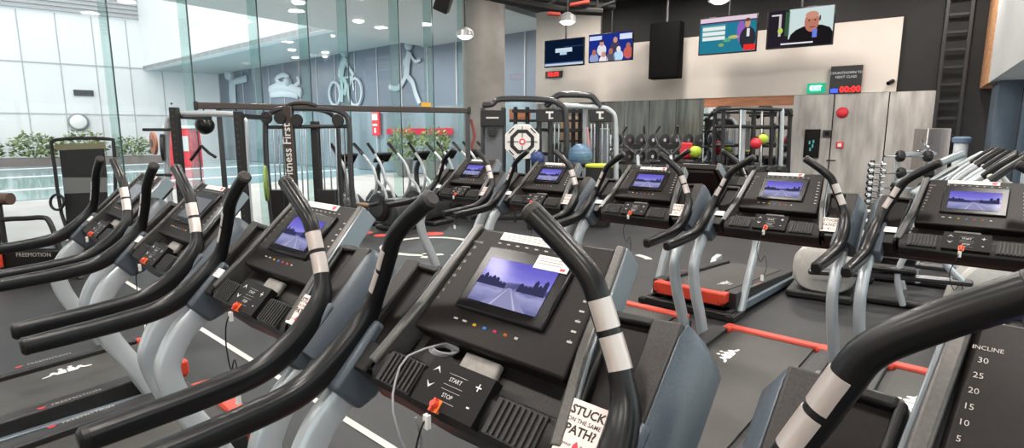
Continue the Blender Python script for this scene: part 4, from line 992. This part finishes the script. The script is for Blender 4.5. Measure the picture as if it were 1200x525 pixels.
def c3(R, O):
    R(0, 1, 0, 1, (.02, .2, .3)); R(0, 1, .86, 1, (.75, .6, .7), 1, 1); R(.0, 1, .84, .88, (.1, .03, .1), 1, 2); R(.04, .46, .45, .8, (.1, .35, .35), 1, 1)
    for z in (.7, .56, .42): R(.05, .46, z-.05, z+.05, (.8, .85, .85), 1, 2)
    O(.62, .42, .1, .05, (.5, .5, .15), 1, 1); O(.5, .35, .07, .06, (.1, .4, .2), 1, 1); O(.4, .22, .05, .05, (.25, .4, .1), 1, 1); O(.74, .55, .07, .3, (.3, .12, .5), 1, 1)
    O(.86, .35, .14, .32, (.03, .03, .04), 1, 2); R(.84, .89, .4, .62, (.75, .75, .8), 1, 3); O(.85, .76, .045, .12, SK, 1, 4); O(.85, .86, .045, .05, (.15, .06, .04), 1, 5); R(.8, 1, .02, .18, (.85, .03, .03), 1, 5)
def c4(R, O):
    R(0, 1, 0, 1, (.02, .015, .025)); R(.33, 1, .2, 1, (.6, .72, .72), 1, 1); R(.27, .34, .3, .95, (.04, .1, .05), 1, 1); R(.17, .21, .3, .9, (.6, .55, .55), 1, 1); O(.2, .45, .04, .08, (.5, .65, .1), 1, 2)
    O(.7, .18, .36, .36, (.012, .01, .012), 1, 2); O(.68, .62, .11, .27, (.5, .19, .13), 1, 3); O(.68, .8, .1, .1, (.6, .28, .2), 1, 4); O(.8, .7, .015, .08, (.1, .06, .05), 1, 4); R(.7, .77, .2, .42, (.15, .22, .75), 1, 4); R(.22, .72, .06, .1, (.8, .8, .85), 1, 5); R(.05, .2, .86, .9, (.7, .7, .7), 1, 2)
    O(.64, .66, .016, .02, (.05, .03, .03), 1, 5); O(.73, .66, .016, .02, (.05, .03, .03), 1, 5); O(.69, .48, .05, .015, (.2, .05, .05), 1, 5)
tv('tv', (638, 48), (683, 45), (684, 76), 'television with dark blue title screen at the left end above the clock', c1)
tv('tv', (690, 41), (741, 36), (741, 70), 'television showing a crowd of people, second from the glass wall', c2)
tv('tv', (820, 22), (887, 18), (886, 60), 'television showing a presenter beside white tables on teal', c3)
tv('tv', (900, 13), (976, 9), (976, 52), 'television showing a balding man in a dark suit', c4)
t, w, h = panel_thing('hanging_speaker', 763, 28, 795, 91, YW-.8, .3, BLK, 'tall black box hanging between the two pairs of televisions', 'speaker')
vb = mat('matt_black', (.004, .004, .004), .9, spec=.1); MB().box((0, .1, 0), (w, .3, h)).build('cabinet', vb, t, bevel=.01); MB().box((0, -.055, 0), (w*.9, .012, h*.95)).build('grille', vb, t); MB().tube([(0, .1, h/2), (0, .1, CEIL-t.location.z-.01)], .03, 8).build('ceiling_mount', IRON, t)
# led clock under first tv
t, w, h = panel_thing('wall_clock', 639, 84, 658, 90.5, YW-.12, .05, BLK, 'small red digital clock on the white wall under the first television', 'clock')
MB().box((0, .03, 0), (w, .06, h)).build('clock_case', IRON, t, bevel=.006); b = MB(); b.mesh(basis((0, -.003, 0), (1, 0, 0), (0, 0, 1), h*.9), text_mesh('00:00', bold=.03)); b.build('clock_digits', emit('led_red', (1, .03, .03), 2.2), t)
# exit sign
t, w, h = panel_thing('exit_sign', 946, 98, 966, 108.5, YW-.14, .06, WHITE, 'green lit exit sign above the streaky doors', 'sign')
MB().box((0, .03, 0), (w, .06, h)).build('sign_case', emit('exit_green', (.02, .5, .27), 1.1), t, bevel=.006)
b = MB(); b.box((0, -.004, 0), (w*.58, .006, h*.62)); b.build('sign_field', emit('exit_pale', (.3, .95, .7), 1.2), t)
b = MB(); b.mesh(basis((0, -.009, 0), (1, 0, 0), (0, 0, 1), h*.58), text_mesh('EXIT', bold=.02)); b.build('sign_lettering', emit('exit_white', (.95, 1, .97), 1.6), t)
# class countdown board
t, w, h = panel_thing('countdown_sign', 974, 78, 1008.5, 108.5, YW-.14, .06, BLK, 'black countdown board with red digits above the streaky doors', 'sign')
MB().box((0, .03, 0), (w, .06, h)).build('sign_board', IRON, t, bevel=.006)
b = MB(); b.mesh(basis((0, -.003, .13), (1, 0, 0), (0, 0, 1), .066), text_mesh('COUNTDOWN TO', bold=.012)); b.mesh(basis((0, -.003, .05), (1, 0, 0), (0, 0, 1), .066), text_mesh('NEXT CLASS', bold=.012)); b.build('sign_lettering', emit('dim_white', (.6, .6, .6), 1), t)
b = MB(); b.mesh(basis((w*.16, -.003, -h*.37), (1, 0, 0), (0, 0, 1), .165), text_mesh('00:00', bold=.03)); b.build('sign_digits', emit('led_red', (1, .03, .03), 2.2), t)
b = MB(); b.box((-w*.34, -.003, -h*.4), (w*.24, .004, .08)); b.mesh(basis((-w*.34, -.007, -h*.36), (1, 0, 0), (0, 0, 1), .12), text_mesh('\u2022', bold=.05)); b.build('sign_symbol', emit('led_blue', (.05, .1, 1), 2.0), t)
# fire bell, call point, dispenser, camera
c = at_y(987, 132, YW-.13); t = thing('alarm_sounder', c, 0, 'round red alarm sounder high on the streaky door panel', 'alarm'); MB().lathe([(.1, 0), (.1, .05), (.07, .09), (.05, .1)], (0, .03, 0), (0, -1, 0), 24).build('sounder_body', redm, t); MB().lathe([(.11, 0), (.11, .02)], (0, .03, 0), (0, -1, 0), 24).build('base_ring', mat('dark_red', (.3, .02, .02), .5), t)
c = at_y(984, 170, YW-.13); t = thing('fire_call_point', c, 0, 'small square red call point below the round alarm', 'call point'); MB().box((0, .01, 0), (.13, .05, .13)).build('case', redm, t, bevel=.01); MB().box((0, -.02, 0), (.07, .012, .07)).build('push_plate', WHITE, t)
t, w, h = panel_thing('wall_dispenser', 943.5, 151.5, 959, 185, YW-.15, .1, BLK, 'tall black dispenser panel with teal lights on the first streaky door', 'dispenser')
MB().box((0, .02, 0), (w, .06, h)).build('case', GLOSS, t, bevel=.008); b = MB()
for x, z in ((-.04, .02), (.03, .04), (.02, -.05), (-.02, -.12)): b.box((x, -.013, z), (.03, .006, .07))
b.build('lit_icons', emit('teal_icons', (.1, .45, .42), .8), t)
t, w, h = panel_thing('switch_plate', 964.5, 152.5, 974, 161, YW-.13, .03, BLK, 'small black square plate beside the tall black dispenser', 'switch plate'); MB().box((0, .01, 0), (w, .03, h)).build('plate', IRON, t, bevel=.004); MB().box((0, -.008, 0), (w*.5, .008, h*.5)).build('reader', GLOSS, t)
c = at_y(1046, 95, YW-.1); t = thing('wall_camera', c, 0, 'small security camera on the white wall edge', 'camera'); MB().lathe([(.05, 0), (.05, .03)], (0, .04, 0), (0, -1, 0), 16).build('mount', LGREY, t); MB().cyl((0, .0, 0), (-.06, -.14, -.05), .04, 16).build('camera_body', IRON, t); MB().cyl((-.06, -.14, -.05), (-.065, -.15, -.053), .03, 16).build('lens', GLOSS, t)
b = MB(); c = at_y(973, 189, YW-.13); 
t = thing('door_handle_bar', at_y(974, 188, YW-.13), 0, 'dark handle on the edge of the first streaky door', 'handle'); MB().tube([(-.08, -.04, 0), (.08, -.04, 0)], .014, 8).build('grip', IRON, t); MB().box((-.07, 0, 0), (.03, .07, .03)).build('bracket', IRON, t)
# cable ladder on the black wall
z0, z1 = 0.0, CEIL
xl = at_y(1112, 0, YW-.1).x; xr2 = at_y(1141, 0, YW-.1).x
t = thing('wall_ladder', ((xl+xr2)/2, YW-.1, 0), 0, 'black vertical cable ladder on the dark back wall', 'ladder'); w = xr2-xl
lad = mat('ladder_black', (.012, .012, .012), .5)
for s in (-1, 1): MB().box((s*w/2, 0, (CEIL-.02)/2), (.06, .1, CEIL-.02)).build('rail', lad, t, bevel=.006)
for k in range(15): MB().box((0, .0, .25+k*.31), (w, .04, .05)).build('rung', lad, t, bevel=.005)
# ceiling services: ducts, truss, red pipes
F = Fr(620, 10.5); t = F.thing('ceiling_truss', 'dark lattice of ducts and beams under the ceiling in front of the white wall', 'truss')
for L, r, dy in (([(535, -12), (600, 2), (660, 12), (705, 14)], .07, 0), ([(560, -14), (640, 0), (720, 8)], .06, .6), ([(590, -16), (720, 0)], .09, 1.0)): tubes(F, 'beam', t, blackp, L, r, dy)
for a, c in (((600, 2), (640, -10)), ((640, 8), (668, -10)), ((668, 12), (705, -10)), ((690, 13), (720, 2))): tubes(F, 'brace', t, blackp, [a, c], .03, .1)
for a, c in (((668, 6), (690, 2)), ((642, 16), (656, 17))): tubes(F, 'red_pipe', t, mat('pipe_red', (.45, .06, .04), .5), [a, c], .035, -.1)
tubes(F, 'hanger', t, blackp, [(620, 4), (620, -40)], .02, 0); tubes(F, 'hanger', t, blackp, [(700, 12), (700, -40)], .02, 0)
# pendant lamps
def lamp(u, v, D, label):
    c = at_depth(u, v, D); t = thing('ceiling_lamp', c, 0, label, 'lamp', 'dome lamps')
    MB().lathe([(.05, .16), (.14, .1), (.16, .0), (.15, .0), (.13, .08), (.04, .12)], seg=24).build('lamp_shade', mat('lamp_metal', (.3, .3, .3), .4, metal=.5), t)
    MB().ball((0, 0, .02), .125, 20, (1, 1, .55)).build('bulb', emit('lamp_glow', (1, .93, .85), 6.), t)
    MB().tube([(0, 0, .15), (0, 0, CEIL-c.z-.02)], .015, 6).build('cord', IRON, t)
lamp(665, 26, 10.2, 'glowing dome lamp hanging in front of the first television')
lamp(545, 43, 10.4, 'glowing dome lamp hanging before the concrete column')
lamp(843, 1, 8.5, 'glowing dome lamp at the top edge above the presenter television')
c = at_depth(520, 2, 8.0); t = thing('ceiling_speaker', c, -YAW, 'small black angled loudspeaker at the top edge before the glass', 'speaker'); M = Matrix.Rotation(.4, 3, 'Y') @ Matrix.Rotation(.3, 3, 'X'); MB().box((0, 0, 0), (.2, .2, .26), M).build('cabinet', IRON, t, bevel=.015); MB().tube([(0, 0, .08), (0, 0, CEIL-c.z-.01)], .015, 8).build('ceiling_mount', IRON, t); b = MB(); b.box(M @ Vector((0, -.105, 0)), (.17, .01, .22), M); b.build('grille', BLK, t)
# soffit downlights seen through the glass
dl = emit('downlight', (1, .97, .9), 5.)
for k, (u, v) in enumerate([(420, 24), (350, 2), (450, 58), (342, 58), (382, 66), (381, 61), (346, 67)]):
    p = at_z(u, v, 4.72) if v < 50 else at_z(u, v, ZS)
    o = MB().lathe([(.12, -.03), (.16, 0)], (0, 0, 0)).build('ceiling_downlight', dl); o.location = (p.x, p.y, p.z-.02)
    tag(o, 'round downlight in the soffit beyond the glass wall', 'light', 'downlights in the soffit outside')

# ------------------------------------------------------------------ floor markings
wline = mat('floor_white', (.62, .6, .56), .6); redd = mat('floor_red', (.6, .08, .06), .6)
a = TL(-7.5, 1.48); c = TL(1.5, 1.48); d = (c-a).normalized(); nrm = Vector((-d.y, d.x, 0))*.02
struct(MB().add([a-nrm+Vector((0, 0, .003)), c-nrm+Vector((0, 0, .003)), c+nrm+Vector((0, 0, .003)), a+nrm+Vector((0, 0, .003))], [(0, 1, 2, 3)]).build('floor_line', wline))
def arc(cx, cy, r, a0, a1, w=.05, m=wline, z=.003):
    b = MB(); n = 20; vs = []
    for k in range(n+1):
        a = a0+(a1-a0)*k/n; vs += [(cx+(r-w)*cos(a), cy+(r-w)*sin(a), z), (cx+(r+w)*cos(a), cy+(r+w)*sin(a), z)]
    b.add(vs, [(2*k, 2*k+1, 2*k+3, 2*k+2) for k in range(n)]); struct(b.build('floor_marking', m))
p = at_z(503, 288); arc(p.x, p.y, .62, RAD(60), RAD(330), .05); arc(p.x+.1, p.y-.1, .62, RAD(-20), RAD(25))
for u, v, r in ((425, 273, .16), (447, 276, .12), (508, 274, .16), (820, 248, .2), (836, 255, .2)):
    p = at_z(u, v); arc(p.x, p.y, r/2, 0, 2*pi, r/2, redd)
for u, v, a_ in ((462, 300, .3), (722, 304, .6), (812, 262, .3), (762, 260, .4)):
    p = at_z(u, v); arc(p.x, p.y, .4, a_, a_+.7, .045)

# ------------------------------------------------------------------ lights, world, camera
def area(name, loc, size, power, col=(1, .95, .9), rot=(0, 0, 0), sy=None):
    L = bpy.data.lights.new(name, 'AREA'); L.energy = power; L.color = col; L.size = size
    if sy: L.shape = 'RECTANGLE'; L.size_y = sy
    o = bpy.data.objects.new(name, L); COL.objects.link(o); o.location = loc; o.rotation_euler = rot; return o
for x in (-6.6, -4.2, -1.8, .4):
    for y in (-2.5, .4, 3.3, 6.2, 9.1, 11.9):
        o = area('ceiling_light', (x, y, CEIL-.15), .36, 62 if y < 11 else 75, (1, .94, .87)); o.data.shape = 'DISK'
for p, e in (((-11, 13.2, 4.55), 180), ((-13, 10, 4.55), 160), ((-11.5, 6.5, 4.55), 120), ((-20, 13.5, 4.8), 250), ((-27, 14.5, 4.8), 250), ((-14.5, 13.6, 4.55), 180)):
    o = area('soffit_lamp', p, .4, e, (1, .97, .93)); o.data.shape = 'DISK'
w = bpy.data.worlds.new('overcast_sky'); SC.world = w; w.use_nodes = True; nt = w.node_tree
bg = nt.nodes['Background']; bg.inputs[1].default_value = 2.7
tc = nt.nodes.new('ShaderNodeTexCoord'); sp = nt.nodes.new('ShaderNodeSeparateXYZ'); nt.links.new(tc.outputs['Generated'], sp.inputs[0])
rp = nt.nodes.new('ShaderNodeValToRGB'); rp.color_ramp.elements[0].color = (.82, .81, .8, 1); rp.color_ramp.elements[0].position = .45; rp.color_ramp.elements[1].color = (.97, .97, .97, 1)
nt.links.new(sp.outputs['Z'], rp.inputs[0]); nt.links.new(rp.outputs[0], bg.inputs[0])
cd = bpy.data.cameras.new('camera'); cam = bpy.data.objects.new('camera', cd); COL.objects.link(cam)
cd.sensor_width = 36; cd.lens = 36*FPX/1200; cd.clip_start = .02; cd.clip_end = 300
cam.location = CAM; M = Matrix((RIGHT, UP, -FWD)).transposed(); cam.rotation_euler = M.to_euler()
SC.camera = cam
vs = SC.view_settings; vs.view_transform = 'Standard'; vs.look = 'None'; vs.gamma = 1; vs.exposure = 0.; vs.use_curve_mapping = False
SC.cycles.max_bounces = 8; SC.cycles.transparent_max_bounces = 24; SC.cycles.caustics_reflective = False; SC.cycles.caustics_refractive = False
SC.cycles.use_denoising = True; SC.cycles.sample_clamp_indirect = 6
